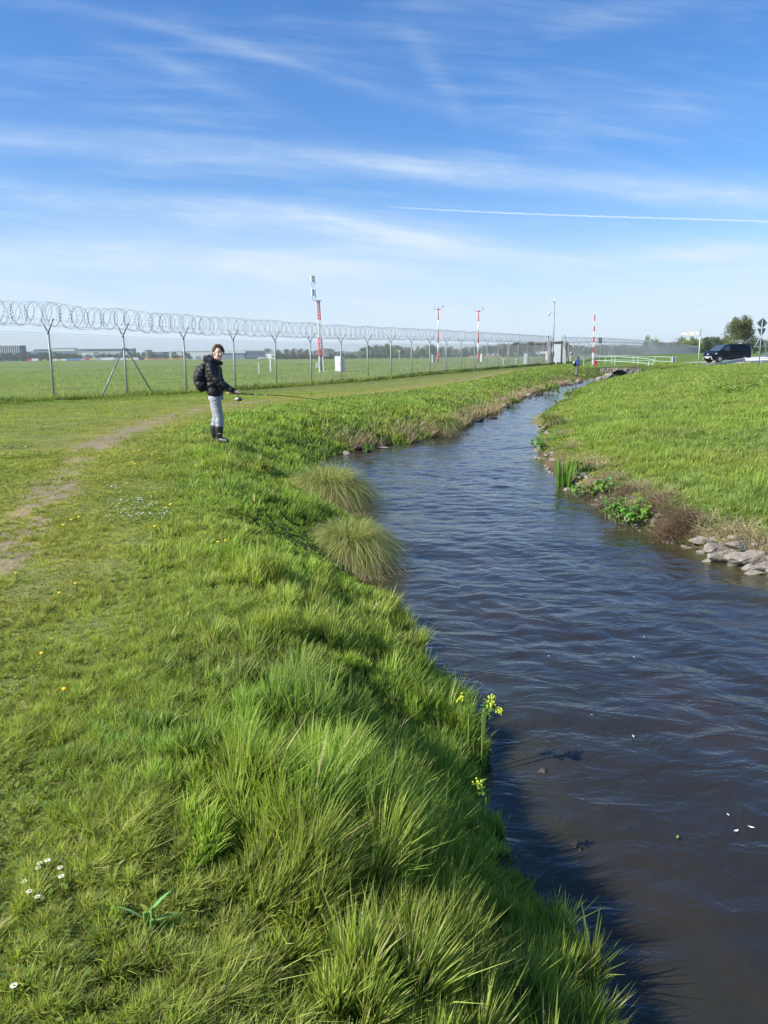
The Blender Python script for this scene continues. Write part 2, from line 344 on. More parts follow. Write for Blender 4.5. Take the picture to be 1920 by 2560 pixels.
# ------------------------------------------------------------------ ground: one sheet out to the horizon
def axis(segs):
    r = [segs[0][0]]
    for a, b, h0, h1 in segs:
        x = a
        while x < b-1e-6:
            k = (x-a)/(b-a); x += h0*(h1/h0)**k; r.append(min(x, b))
    return np.array(sorted(set(np.round(r, 4))))
def make_ground():
    ys = axis([(-60, -4, 8, .5), (-4, 22, .12, .16), (22, 95, .2, .6), (95, 400, .8, 14), (400, 6000, 20, 900)])
    xl = axis([(5, 18, .13, .5), (18, 60, .5, 3), (60, 4500, 4, 600)])
    xr = axis([(5, 32, .13, .33), (32, 80, .4, 3), (80, 4500, 4, 600)])
    xs = np.concatenate([-(xl[::-1])-0, np.arange(-4.87, 5, .13), xr])
    xs = np.unique(np.round(xs, 3))
    XX, YY = np.meshgrid(xs, ys); Z = gz(XX, YY)
    nx, ny = len(xs), len(ys)
    V = np.stack([XX, YY, Z], -1).reshape(-1, 3)
    i = np.arange(ny-1)[:, None]*nx+np.arange(nx-1)[None, :]; i = i.ravel()
    F = np.stack([i, i+1, i+nx+1, i+nx], 1)
    me = new_mesh('ground', V, F, np.full(len(F), 4), True)
    x, y = XX.ravel(), YY.ravel(); D = np.hypot(x, y)
    s_ = sf(x, y)
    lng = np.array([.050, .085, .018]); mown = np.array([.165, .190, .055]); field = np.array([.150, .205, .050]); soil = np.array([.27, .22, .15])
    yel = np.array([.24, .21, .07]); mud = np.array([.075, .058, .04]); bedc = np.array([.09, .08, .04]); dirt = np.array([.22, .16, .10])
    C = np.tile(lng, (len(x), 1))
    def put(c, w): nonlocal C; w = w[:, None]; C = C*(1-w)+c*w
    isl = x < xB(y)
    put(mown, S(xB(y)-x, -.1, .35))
    dtr = np.abs(x-xT(y))
    put(yel, .75*S(1.5*np.interp(y, [5, 30], [.8, 1.1])-dtr, 0, 1.0)*isl*S(s_, 0, 3)*np.interp(fbm(x, y, 1.5, 4), [.3, .6], [.3, 1]))
    put(soil, bare(x, y)*isl)
    put(lng*1.0, (1-S(s_, .5, 2.0))*S(s_, -3, -1.0))
    af = 1-S(s_, -2.5, .2); put(field, af)
    band = S(vnoise(s_*1.0, y*.05, 9, 5), .5, .75)*af*.25; put(np.array([.25, .26, .10]), band)
    put(np.array([.30, .29, .19]), af*S(1.3-np.abs(s_+13.5+1.2*vnoise(y, y*0, 12, 6)), 0, .8)*.8)      # worn service track inside the fence
    rt = S(x-xR(y), 0, 1.0)*S(84-y, -3, 3); put(np.array([.10, .15, .03]), rt)
    put(np.array([.135, .105, .065]), (1-S(x-xR(y), .3, .8))*S(x-xR(y), -.3, 0)*S(86-y, 0, 1)*(.4+.9*vnoise(x, y, .35, 12))); put(mud, (1-S(x-xR(y), .02, .25))*S(x-xR(y), -.3, 0)*S(86-y, 0, 1)); put(mud, (1-S(xL(y)-x, .1, .5))*S(xL(y)-x, -.3, 0)*S(86-y, 0, 1))
    put(bedc, ((x > xL(y)+.02) & (x < xR(y)-.02) & (y < 84)).astype(float))
    farg = S(y, 84, 90)*S(x, 20, 24)*S(s_, .8, 2); put(np.array([.11, .17, .035]), farg)
    put(np.array([.10, .155, .04]), S(y, 150, 260)*S(s_, 0, 2))
    # dirt crossing and pull-in by the van
    put(dirt, S(1.6-np.abs(y-(92-.05*(x-28))), 0, 1.2)*S(x, 24, 28)*S(s_, 2, 4)*.8)
    put(np.array([.35, .31, .26]), S(x, 34, 37)*S(y, 76, 79)*S(96-y, 0, 4)*.9)
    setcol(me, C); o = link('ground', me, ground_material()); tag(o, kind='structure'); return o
make_ground()

# ------------------------------------------------------------------ water
def make_water():
    ys = axis([(-6, 10, .035, .05), (10, 30, .05, .09), (30, 83.4, .1, .3)])
    n = 130; tt = np.linspace(0, 1, n)
    a = xL(ys)-.35; b = xR(ys)+.35
    X = a[:, None]*(1-tt)+b[:, None]*tt; Y = np.repeat(ys[:, None], n, 1)
    sl_ = np.interp(Y+.5, LY, LX)-np.interp(Y-.5, LY, LX)
    U = X-np.interp(Y, LY, LX); Vv = Y                                   # flow-following coordinates
    W = U+.35*Y
    h = .038*(fbm(U*.9, W*1.1+2.5*vnoise(X, Y, 1.5, 2), .62, 21, 3)-.5)+.022*(fbm(U*.7+5, Y*1.5, .20, 22, 3)-.5)+.035*(vnoise(U*.6, Y+U*.5, .8, 23)-.5)
    V = np.stack([X, Y, WZ+h], -1).reshape(-1, 3); ny = len(ys)
    i = (np.arange(ny-1)[:, None]*n+np.arange(n-1)[None, :]).ravel(); F = np.stack([i, i+1, i+n+1, i+n], 1)
    me = new_mesh('stream_water', V, F, np.full(len(F), 4), True)
    dr = (xR(Y)-X).ravel(); dl = (X-xL(Y)).ravel()
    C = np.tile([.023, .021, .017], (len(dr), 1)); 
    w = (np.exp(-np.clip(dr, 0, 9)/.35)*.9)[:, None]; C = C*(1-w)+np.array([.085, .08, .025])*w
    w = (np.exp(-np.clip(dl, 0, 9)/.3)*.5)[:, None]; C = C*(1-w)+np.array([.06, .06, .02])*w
    r = (.35*S(fbm(X, Y, .9, 41), .55, .75)).ravel()[:, None]; C = C*(1-r)+np.array([.045, .032, .024])*r
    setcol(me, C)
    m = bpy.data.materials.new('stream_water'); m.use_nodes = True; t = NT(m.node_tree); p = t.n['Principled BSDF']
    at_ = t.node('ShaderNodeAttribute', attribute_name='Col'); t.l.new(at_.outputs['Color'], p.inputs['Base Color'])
    p.inputs['Roughness'].default_value = .04; p.inputs['IOR'].default_value = 1.42; p.inputs['Specular IOR Level'].default_value = .5
    g = t.node('ShaderNodeNewGeometry'); mp = t.node('ShaderNodeMapping'); mp.inputs['Scale'].default_value = (1.0, 1.6, 1); mp.inputs['Rotation'].default_value = (0, 0, .25)
    t.l.new(g.outputs['Position'], mp.inputs[0])
    n1 = t.noise(mp.outputs[0], 2.4, 4, .55, .8); n2 = t.noise(mp.outputs[0], 11, 3, .6, .8)
    b1 = t.node('ShaderNodeBump'); b1.inputs['Strength'].default_value = .5; b1.inputs['Distance'].default_value = .05; t.l.new(n1, b1.inputs['Height'])
    b2 = t.node('ShaderNodeBump'); b2.inputs['Strength'].default_value = .16; b2.inputs['Distance'].default_value = .012; t.l.new(n2, b2.inputs['Height']); t.l.new(b1.outputs[0], b2.inputs['Normal'])
    t.l.new(b2.outputs[0], p.inputs['Normal'])
    o = link('stream_water', me, m); tag(o, kind='structure')
make_water()

# ------------------------------------------------------------------ grass (numpy-built blades)
def lerp(a, b, t): return a+(b-a)*t
def blades_mesh(name, P, H, Wd, lean, C, matl, seg=2, tipc=1.25):
    """P base (n,3); H length; Wd width; lean (n,2) horizontal offset of the tip; C colour (n,3)."""
    n = len(P); ang = RNG.uniform(0, np.pi, n); sx, sy = np.cos(ang)*Wd/2, np.sin(ang)*Wd/2
    rows = []
    for k in range(seg+1):
        t = k/seg; hz = H*(t-.22*t*t*np.clip(np.hypot(lean[:, 0], lean[:, 1])/H, 0, 1.5)); f = t**1.7
        cx = P[:, 0]+lean[:, 0]*f; cy = P[:, 1]+lean[:, 1]*f; cz = P[:, 2]+hz
        w = (1-t*.35) if k < seg else 0
        if k < seg:
            rows.append(np.stack([cx-sx*w, cy-sy*w, cz], 1)); rows.append(np.stack([cx+sx*w, cy+sy*w, cz], 1))
        else: rows.append(np.stack([cx, cy, cz], 1))
    nv = 2*seg+1; V = np.stack(rows, 1).reshape(-1, 3)
    b = np.arange(n)*nv; L = []; 
    quads = [np.stack([b+2*k, b+2*k+1, b+2*k+3, b+2*k+2], 1) for k in range(seg-1)]
    tri = np.stack([b+2*seg-2, b+2*seg-1, b+2*seg], 1)
    loops = np.concatenate([np.concatenate(quads).ravel() if quads else np.zeros(0, int), tri.ravel()])
    sizes = np.concatenate([np.full(n*(seg-1), 4), np.full(n, 3)])
    me = new_mesh(name, V, loops, sizes)
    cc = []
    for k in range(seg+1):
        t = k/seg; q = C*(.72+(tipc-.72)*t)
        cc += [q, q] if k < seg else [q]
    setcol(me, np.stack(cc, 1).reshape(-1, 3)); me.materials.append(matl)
    o = bpy.data.objects.new(name, me); COL.objects.link(o); return o
def polar(n, d0, d1, a0, a1, pw):
    """n points round the camera, density falling as distance**-pw (angles in degrees from +Y)"""
    u = RNG.random(n); e = 2-pw
    d = (d0**e+(d1**e-d0**e)*u)**(1/e) if abs(e) > 1e-3 else d0*(d1/d0)**u
    a = np.radians(RNG.uniform(a0, a1, n)); return d*np.sin(a), d*np.cos(a), d
G_A = np.array([.160, .275, .040]); G_B = np.array([.305, .440, .080]); G_BL = np.array([.125, .235, .080]); G_Y = np.array([.38, .38, .10]); G_ST = np.array([.50, .43, .22])
def grasscol(x, y, n, straw=.03, yel=0.0, seed=0):
    k = np.clip(fbm(x, y, 1.3, 50+seed)*1.6-.3+RNG.normal(0, .22, n), 0, 1)[:, None]
    C = G_A*(1-k)+G_B*k
    b = (S(fbm(x, y, 1.8, 60+seed), .55, .72)*.5)[:, None]; C = C*(1-b)+G_BL*b
    if yel is not None:
        q = np.clip(yel+RNG.normal(0, .1, n), 0, 1)[:, None]; C = C*(1-q)+G_Y*q
    s_ = RNG.random(n) < straw; C[s_] = G_ST*RNG.uniform(.6, 1.1, (s_.sum(), 1))
    return C*RNG.uniform(.72, 1.25, (n, 1))
TUS = [(-.80, 11.65, .50), (-.33, 8.1, .42), (1.66, 22.9, .45), (4.2, 23.6, .3), (.12, 19.9, .3)]
def cellrand(i, j, k):
    n = (i*73856093 ^ j*19349663 ^ k*83492791) & 0xffffffff; n = ((n ^ (n >> 13))*1274126177) & 0xffffffff
    return ((n ^ (n >> 16)) & 0xffff)/65535.0
def layer(name, x, y, hfun, wbase, straw, yel, lean0, leanr, label, seed=0, seg=2, zoff=-.01, cell=.13, upr=.5):
    for tx, ty, tr_ in TUS:
        hh_ = np.hypot(x-tx, y-ty); kp = (hh_ > tr_) & ((hh_ > tr_*1.5) | (RNG.random(len(x)) < .5)); x, y = x[kp], y[kp]
    n = len(x); D = np.hypot(x, y)
    c = cell*np.where(D < 8, 1, np.where(D < 18, 1.25, 1.7)); wx = 1.1*c*(vnoise(x, y, .31, seed+40)-.5)*2+.8*c*np.sin(y*2.3+x); wy = 1.1*c*(vnoise(x, y, .31, seed+41)-.5)*2+.8*c*np.sin(x*2.9+y*1.3)
    i = np.floor((x*.83+y*.56+wx)/c).astype(np.int64); j = np.floor((y*.83-x*.56+wy)/c).astype(np.int64)
    qx = (i+cellrand(i, j, seed))*c-wx; qy = (j+cellrand(i, j, seed+7))*c-wy; cx = (qx*.83-qy*.56); cy = (qy*.83+qx*.56)
    gk = .30*np.interp(D, [7, 16], [1, .25]); x = lerp(x, cx, gk); y = lerp(y, cy, gk)                        # blades gather into tufts
    ox, oy = (x-cx)/c, (y-cy)/c; rr = np.hypot(ox, oy); t1 = cellrand(i, j, seed+13); t2 = cellrand(i, j, seed+17)
    z = np.maximum(gz(x, y), WZ-.03)+zoff
    clump = fbm(x, y, .45, 70+seed, 2); big = fbm(x, y, 2.2, 75+seed, 2)
    H = hfun(x, y)*(.40+.75*np.clip((clump-.3)*1.6, 0, 1)+.4*(big-.35))*(1+(t1*.75-.38)*np.interp(D, [8, 22], [1, .6]))*(1.15-.8*np.clip(rr, 0, .8)*np.interp(D, [8, 22], [1, .5]))*RNG.uniform(.55, 1.3, n); H = np.clip(H, .012, None)
    W = wbase*np.maximum(1, D/4.5)**.85*RNG.uniform(.5, 1.6, n)*(.75+.5*t2)
    a = RNG.uniform(0, 2*np.pi, n); r = H*np.abs(RNG.normal(leanr, leanr*.6, n)); k = upr*H*1.6*np.interp(D, [8, 22], [1, .35])
    lean = np.stack([np.cos(a)*r+lean0[0]*H+ox*k+(t1-.5)*.3*H, np.sin(a)*r+lean0[1]*H+oy*k+(t2-.5)*.3*H], 1)
    yl = yel(x, y) if callable(yel) else yel
    C = grasscol(x, y, n, straw, yl, seed)*(1+(cellrand(i, j, seed+23)-.5)*np.interp(D, [8, 22], [.5, .25]))[:, None]
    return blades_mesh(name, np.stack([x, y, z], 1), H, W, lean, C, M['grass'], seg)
def make_grass():
    # long grass on the near bank, steep side down to the water
    X, Y, HH = [], [], []
    for n, d0, d1, pw in ((310000, 1.1, 14, 1.25), (190000, 12, 45, 1.35), (120000, 40, 105, 1.6)):
        x, y, d = polar(n*3, d0, d1, -36, 36, pw)
        dl = xL(y)-x; edge = xB(y)-x
        k = (dl > -.02) & (edge < .35) & (y < 104) & (sf(x, y) > 1.2)
        k &= ~((x > 20) & (y > 82.5) & (x > xL(y)-3))
        k &= RNG.random(len(x)) < S(-edge, -.35, .25)
        x, y = x[k][:n], y[k][:n]; X.append(x); Y.append(y)
    X = np.concatenate(X); Y = np.concatenate(Y)
    def hf(x, y):
        dl = xL(y)-x; e = x-xB(y)
        h = .10+.14*S(e, .0, .6); h = h*np.interp(dl, [0, .35, 1.0, 2.5], [1.0, 1.1, 1.05, .9])
        h = h-.07*np.exp(-((x+2.95)**2+(y-13.6)**2)/.5)
        for tx, ty, tr_ in TUS[:2]: h = h*(.30+.70*S(np.hypot(x-tx+.15, (y-ty)*.75+.25), .6, 1.5))
        return h*np.interp(np.hypot(x, y), [0, 13, 19, 40, 100], [1.0, 1.0, .72, .62, .8])
    o = layer('long_bank_grass', X, Y, hf, .0058, .07, lambda x, y: .16+.35*S(fbm(x, y, 1.1, 90), .45, .7), (.06, .0), .20, '', 1, 3, upr=.42)
    tag(o, 'long bright green grass leaning over the near left bank of the stream', 'grass', kind='stuff')
    # short worn grass of the path strip
    X, Y = [], []
    for n, d0, d1, pw in ((560000, 1.1, 14, 1.2), (200000, 12, 40, 1.3), (60000, 38, 110, 1.6)):
        x, y, d = polar(n*3, d0, d1, -36, 34, pw)
        k = (x < xB(y)+.25) & (sf(x, y) > .6) & (y < 110); k &= RNG.random(len(x)) > bare(x, y)*.93
        x, y = x[k][:n], y[k][:n]; X.append(x); Y.append(y)
    X = np.concatenate(X); Y = np.concatenate(Y)
    def hm(x, y): return .040+.035*fbm(x, y, .8, 14)+.06*S(x-xB(y), -.5, .2)+.05*S(3.2-sf(x, y), 0, 3)
    def ym(x, y):
        d = np.abs(x-xT(y)); return .42+.35*S(2.0-d, 0, 1.6)+.2*S(fbm(x, y, 1.0, 91), .45, .7)-.35*S(3.2-sf(x, y), 0, 2)
    o = layer('mown_path_grass', X, Y, hm, .0033, .06, ym, (.05, 0), .55, '', 2, 2, cell=.07, upr=.25)
    tag(o, 'short trodden yellow-green grass of the path between fence and bank', 'grass', kind='stuff')
    # meadow of the far bank
    X, Y = [], []
    for n, d0, d1, pw in ((330000, 7, 30, 1.3), (260000, 26, 100, 1.5)):
        x, y, d = polar(n*3, d0, d1, -2, 40, pw)
        k = (x > xR(y)+.08+.45*vnoise(x, y, .7, 9)) & (y < 98) & ~((x > 33.5) & (y > 75.5)) & ~((y > 82) & (x < 29)); x, y = x[k][:n], y[k][:n]; X.append(x); Y.append(y)
    X = np.concatenate(X); Y = np.concatenate(Y)
    def hr(x, y): return .07+.13*S(x-xR(y), .2, 1.6)
    o = layer('meadow_grass', X, Y, hr, .0042, .03, lambda x, y: .26+.25*S(fbm(x, y, 2.4, 92), .45, .7)+.45*S(1.3-(x-xR(y)), 0, 1), (.10, .0), .30, '', 3, 2)
    tag(o, 'tall fresh green meadow grass on the sloping right bank', 'grass', kind='stuff')
    # unmown airfield grass, thick along the fence
    X, Y = [], []
    for n, d0, d1, pw, w_ in ((200000, 26, 75, 1.5, 40), (120000, 65, 180, 1.6, 60)):
        x, y, d = polar(n*3, d0, d1, -36, 26, pw); s_ = sf(x, y)
        k = (s_ < .9) & (s_ > -w_) & (RNG.random(len(x)) < .35+.65*S(s_, -14, -1)); x, y = x[k][:n], y[k][:n]; X.append(x); Y.append(y)
    X = np.concatenate(X); Y = np.concatenate(Y)
    o = layer('airfield_grass', X, Y, lambda x, y: .16+.12*S(sf(x, y), -9, -1), .0045, .05, lambda x, y: .30+.2*fbm(x, y, 5, 93), (.1, 0), .35, '', 4, 2)
    tag(o, 'unmown olive green grass of the airfield behind the fence', 'grass', kind='stuff')
    # dark coarse weeds under the fence
    n = 26000; i = RNG.uniform(-2, 24, n)**1.0; off = RNG.normal(.35, .45, n); off = np.where(vnoise(i*4.1, i*0, 2.2, 33) > .45, off, off*.5)
    x = FX0+i*FDX+off*FN[0]; y = FY0+i*FDY+off*FN[1]
    H = RNG.uniform(.06, .30, n)*(.4+vnoise(i*4.1, off, 1.6, 34)); a = RNG.uniform(0, 6.28, n)
    C = lerp(np.array([.035, .07, .012]), np.array([.07, .12, .02]), RNG.random((n, 1)))
    s_ = RNG.random(n) < .06; C[s_] = [.16, .11, .06]
    o = blades_mesh('fence_weeds', np.stack([x, y, gz(x, y)-.01], 1), H, .012*np.hypot(x, y)/30*RNG.uniform(.6, 1.5, n), np.stack([np.cos(a), np.sin(a)], 1)*H[:, None]*.5, C, M['grass'], 2)
    tag(o, 'dark coarse weeds growing along the foot of the fence', 'weeds', kind='stuff')
make_grass()

# ------------------------------------------------------------------ perimeter fence
JH = 2.70
def fpt(i, off, z):
    x, y = fence_xy(i); x += off*FN[0]; y += off*FN[1]; return Vector((x, y, z))
def fz(i):
    x, y = fence_xy(i); return gzf(x, y)
def fence_post(i, parent, detail=True):
    b = MB(); z = fz(i); n = 8 if i < 12 else 5
    b.tube([fpt(i, 0, z-.3), fpt(i, 0, z+JH)], .042, n)
    b.tube([fpt(i, 0, z+JH-.04), fpt(i, .36, z+JH+.50)], .030, n)
    b.tube([fpt(i, 0, z+JH-.04), fpt(i, -.36, z+JH+.50)], .030, n)
    if i < 8:
        b.tube([fpt(i, 0, z+JH-.10), fpt(i, 0, z+JH+.02)], .050, n)
        for zz in (.1, 1.3, 2.55): b.box(fpt(i, .05, z+zz), (.05, .05, .03))
    return b.build('post', M['galv'], parent, True)
def chain_link(i0, i1, cell, r, parent):
    """diamond netting woven from bent wires, each a thin three-sided strand"""
    L = math.hypot(FDX, FDY); n = int((i1-i0)*L/cell); rows = int((JH-.12)/(cell/2)); 
    k = np.arange(n+1); s0 = i0+k*cell/L
    j = np.arange(rows+1)
    SS, JJ = np.meshgrid(s0, j, indexing='ij'); par = (JJ % 2)*cell/L*.5
    V = []; F = []
    for sgn in (1, -1):
        s = SS+sgn*par*1.0
        if sgn < 0: s = s+cell/L*.0
        x = FX0+s*FDX; y = FY0+s*FDY; zb_ = np.interp(s[:, 0], np.arange(i0-1, i1+2), [fz(q) for q in np.arange(i0-1, i1+2)])[:, None]
        z = zb_+.06+JJ*cell/2
        c = np.stack([x+FN[0]*.05, y+FN[1]*.05, z], -1)
        offs = np.array([[FD[0]*r, FD[1]*r, 0], [-FD[0]*r*.5+FN[0]*r*.87, -FD[1]*r*.5+FN[1]*r*.87, 0], [-FD[0]*r*.5-FN[0]*r*.87, -FD[1]*r*.5-FN[1]*r*.87, 0]])
        P = (c[:, :, None, :]+offs[None, None]).reshape(-1, 3); base = sum(len(q) for q in V)
        idx = base+(np.arange(n+1)[:, None, None]*(rows+1)+np.arange(rows)[None, :, None])*3+np.arange(3)[None, None, :]
        nx_ = base+(np.arange(n+1)[:, None, None]*(rows+1)+np.arange(rows)[None, :, None])*3+((np.arange(3)+1) % 3)[None, None, :]
        F.append(np.stack([idx, nx_, nx_+3, idx+3], -1).reshape(-1, 4)); V.append(P)
    me = new_mesh('netting', np.concatenate(V), np.concatenate(F), np.full(sum(len(f) for f in F), 4)); return link('netting', me, M['wire'], parent)
def strands(i0, i1, parent, r=.004):
    b = MB(); step = 1 if i0 < 60 else 6
    idx = list(np.arange(i0, i1+.01, step))
    for off, h, rr in ((.34, JH+.46, r), (-.34, JH+.46, r), (.17, JH+.24, r), (-.17, JH+.24, r), (.05, JH-.06, r*1.4), (.05, 1.32, r), (.05, .12, r)):
        b.tube([fpt(i, off, fz(i)+h) for i in idx], rr, 4)
    return b.build('tension_wires', M['wire'], parent)
def coil(i0, i1, pitch, parent, r=.006, R=.50, per=20):
    L = math.hypot(FDX, FDY); turns = (i1-i0)*L/pitch; n = int(turns*per); pts = []
    ii = np.linspace(i0, i1, n); zs = np.interp(ii, np.arange(i0-1, i1+2), [fz(q) for q in np.arange(i0-1, i1+2)])
    b = MB()
    def path(ph, sgn, jit):
        out = []
        for k in range(n):
            a = 2*math.pi*k/per*sgn+ph; sag = .035*math.cos(2*math.pi*(ii[k] % 1.0))
            w = .14*math.sin(a*.5+jit)+.10*math.sin(ii[k]*9.1+jit)
            RR = R*(1+.05*math.sin(ii[k]*5.3+jit))
            out.append(fpt(ii[k]+w/L, RR*math.cos(a), zs[k]+JH+.64+sag+RR*math.sin(a)))
        return out
    b.tube(path(0, 1, 0), r, 3, cap=False)
    if i0 < 60: b.tube(path(1.4, -1, 2.0), r, 3, cap=False)
    if i0 < 3:                                                        # little blades punched along the near tape
        p = path(0, 1, 0)
        for k in range(0, min(len(p), per*60), 1):
            d = (p[min(k+1, len(p)-1)]-p[k]); e = d.normalized().orthogonal()*.02
            b.add([p[k]+e, p[k]-e, p[k]+d*.35], [(0, 1, 2)])
    return b.build('razor_wire', M['razor'], parent)
def fence(i0, i1, label, cell, wr, pitch, per, solid=True):
    t = thing('perimeter_fence', label, 'fence', (0, 0, 0))
    for i in range(int(i0), int(i1)+1): fence_post(i, t)
    strands(i0, i1, t, .004 if i0 < 20 else .008); coil(i0, i1, pitch, t, .0055 if i0 < 20 else .009, .46, per)
    return t
FA = fence(-3, 21, 'galvanised Y-post security fence with razor wire coil, from the left edge to the gate', .07, .003, .38, 20)
chain_link(-3, 21, .11, .0046, FA)
b = MB()
for s in (-1, 1): b.tube([fpt(1, .03, fz(1)+2.12), fpt(1+s*1.72/4.1, .03, fz(1)-.1)], .034, 8)
for s, nm in ((-1, 0), (1, 1)):
    bb = MB(); bb.tube([fpt(1+s*.02, .05, fz(1)+2.12), fpt(1+s*1.72/4.1, .05, fz(1)-.1)], .034, 8); bb.build('brace', M['galv'], FA, True)
FB = fence(23, 118, 'razor-wired security fence beyond the grey gate, receding towards the dark van', .12, .005, .9, 10)
chain_link(23, 60, .13, .0045, FB); chain_link(60, 118, .30, .012, FB)
FC = MB()
# last far stretch
def far_fence():
    t = thing('perimeter_fence', 'farthest stretch of the security fence, a thin pale line ending behind the dark van', 'fence')
    o = chain_link(118, 190, .5, .02, t); strands(118, 190, t, .02)
    b = MB()
    for i in range(118, 191, 1):
        z = fz(i); b.tube([fpt(i, 0, z), fpt(i, 0, z+JH), fpt(i, .36, z+JH+.5)], .05, 4)
    p = b.build('post', M['galv'], t); p['kind'] = 'stuff'
    coil(118, 190, 2.4, t, .02, .5, 8)
far_fence()
def netting_check(): pass

# gate
gl = fpt(21.45, 0, 0); 
GT = thing('security_gate', 'grey steel pedestrian gate between two tapered concrete piers in the fence', 'gate', (fpt(22, 0, 0).x, fpt(22, 0, 0).y, fz(22)), -.30)
def gp(px, py, Y): return aty(px, py, Y)
gz0 = fz(22)
for s in (-1, 1):
    b = MB(); prof = [(-1.45, 0), (-.78, 0), (-.84, 3.25), (-1.25, 3.25)] if s < 0 else [(.72, 0), (1.42, 0), (1.22, 3.35), (.80, 3.35)]
    b.prism(prof, -.30, .35); b.build('pier', M['concrete'], GT)
    b = MB(); b.box((s*.72, -.34, 1.62), (.10, .10, 3.25)); b.tube([(s*1.15, 0, 3.2), (s*1.15, 0, 4.0)], .05, 6); b.tube([(s*.85, 0, 3.2), (s*.85, 0, 3.9)], .03, 6)
    b.tube([(s*.9, -.32, 3.1), (s*1.35, -.34, 1.9)], .03, 5); b.tube([(s*1.36, 0, 2.3), (s*1.85, -.2, 0)], .05, 6); b.build('frame', M['dark'], GT)
b = MB(); b.box((0, -.34, 2.98), (1.34, .10, .20)); b.build('lintel', M['dark'], GT)
b = MB()
for z in (3.3, 3.5, 3.7): b.tube([(-1.0, 0, z), (1.0, 0, z)], .012, 4)
b.build('barbed_strand', M['wire'], GT)
b = MB(); b.box((.02, -.26, 1.45), (1.28, .06, 2.75)); dr_ = b.build('door', M['lightgrey'], GT)
b = MB(); b.box((-.38, -.31, 1.35), (.09, .06, .75)); b.build('handle', M['dark'], dr_)
b = MB(); b.box((-.55, -.32, 1.95), (.16, .06, .8)); b.build('notice', M['white'], GT)

# ------------------------------------------------------------------ airfield furniture
def base_at(px, py, Y): 
    p = aty(px, py, Y); return Vector((p.x, p.y, gzf(p.x, p.y)))
mp = onground(804, 931)
MS = thing('lattice_mast', 'slightly leaning red and white lattice mast carrying two white panel antennas', 'mast', mp, 0.25)
MS.rotation_euler = (0, -math.radians(1.1), .25)
Hs = 6.9; seg = [(0, 1.55, 'white'), (1.55, 3.35, 'red'), (3.35, 5.1, 'white'), (5.1, 6.9, 'red')]
def lattice(z0, z1, m):
    b = MB(); w = lambda z: .20-.016*z
    for sx, sy in ((1, 1), (-1, 1), (1, -1), (-1, -1)): b.tube([(sx*w(z0), sy*w(z0), z0), (sx*w(z1), sy*w(z1), z1)], .035, 5)
    n = max(2, int((z1-z0)/.3)); 
    for k in range(n):
        a = z0+(z1-z0)*k/n; c = z0+(z1-z0)*(k+1)/n; s = 1 if k % 2 else -1
        for ax in (0, 1):
            for side in (-1, 1):
                p = (s*w(a), side*w(a), a); q = (-s*w(c), side*w(c), c)
                if ax: p = (p[1], p[0], p[2]); q = (q[1], q[0], q[2])
                b.tube([p, q], .022, 4)
    return b.build('lattice_section', M[m], MS)
for a, c, m_ in seg: lattice(a, c, m_)
b = MB(); b.box((-.05, 0, 6.93), (.62, .3, .07)); b.build('head_plate', M['red'], MS)
b = MB(); b.tube([(-.28, 0, 6.5), (-.30, 0, 9.35)], .05, 8); pl_ = b.build('antenna_pole', M['white'], MS)
for z in (9.0, 7.72):
    b = MB(); b.box((-.56, 0, z), (.17, .32, .64)); an = b.build('panel_antenna', M['white'], MS)
    b = MB(); b.box((-.43, 0, z), (.06, .18, .62)); b.box((-.36, 0, z+.2), (.12, .06, .05)); b.box((-.36, 0, z-.2), (.12, .06, .05)); b.build('bracket', M['grey'], an)
    b = MB(); b.tube([(-.60, 0, z-.32), (-.58, 0, z-.55), (-.46, 0, z-.75), (-.36, 0, z-.8)], .018, 5); b.build('cable', M['dark'], an)
b = MB(); b.box((.50, .0, 1.92), (.48, .52, .80)); b.build('equipment_box', M['lightgrey'], MS)
b = MB(); b.box((-.38, .0, .72), (.26, .2, .52)); b.build('junction_box', M['white'], MS)
b = MB(); b.tube([(0, .05, 0), (.05, .0, .5), (-.05, .1, .9), (.06, 0, 1.6), (.4, 0, 1.5)], .05, 6); b.tube([(.05, .05, 0), (-.08, .0, .7), (.05, .1, 1.2)], .05, 6); b.build('cable', M['dark'], MS)

def cabinet(name, label, px, py, w, d, h, rz, m1, group=None, Y=None):
    p = onground(px, py) if Y is None else base_at(px, py, Y)
    t = thing(name, label, 'cabinet', p, rz, group)
    b = MB(); b.box((0, 0, h/2+.03), (w, d, h-.06)); b.build('body', m1, t)
    b = MB(); b.box((0, 0, h+.015), (w+.06, d+.06, .05)); b.build('lid', M['lightgrey'], t)
    b = MB(); b.box((0, -d/2-.012, h*.5), (w*.86, .02, h*.82)); dd = b.build('door', m1, t)
    b = MB(); b.box((w*.32, -d/2-.035, h*.5), (.03, .03, .16)); b.build('handle', M['dark'], dd)
    b = MB(); b.box((0, 0, .0), (w*.92, d*.92, .12)); b.build('plinth', M['concrete'], t)
    return t
cabinet('equipment_cabinet', 'large white equipment cabinet with a grey side, right of the lattice mast', 850, 929, .78, .62, 1.55, -.62, M['offwhite'])
cabinet('equipment_cabinet', 'pale grey upright cabinet standing just left of the grey gate', 1315.5, 911, .55, .45, 1.5, -.5, M['lightgrey'], Y=103)
cabinet('equipment_cabinet', 'slim grey cabinet beside the wind mast with the thinner white bands', 1083, 906.5, .42, .42, 1.45, .5, M['grey'], Y=144)
cabinet('equipment_cabinet', 'slim white cabinet beside the wind mast nearer the gate', 1205, 905, .42, .42, 1.5, .5, M['offwhite'], Y=143)
t = thing('meter_box', 'white meter box with a side arm fixed beside the left concrete pier', 'meter box', base_at(1365, 909, 108.5), -.3)
b = MB(); b.box((.05, 0, 1.2), (.34, .25, 1.15)); b.build('body', M['white'], t)
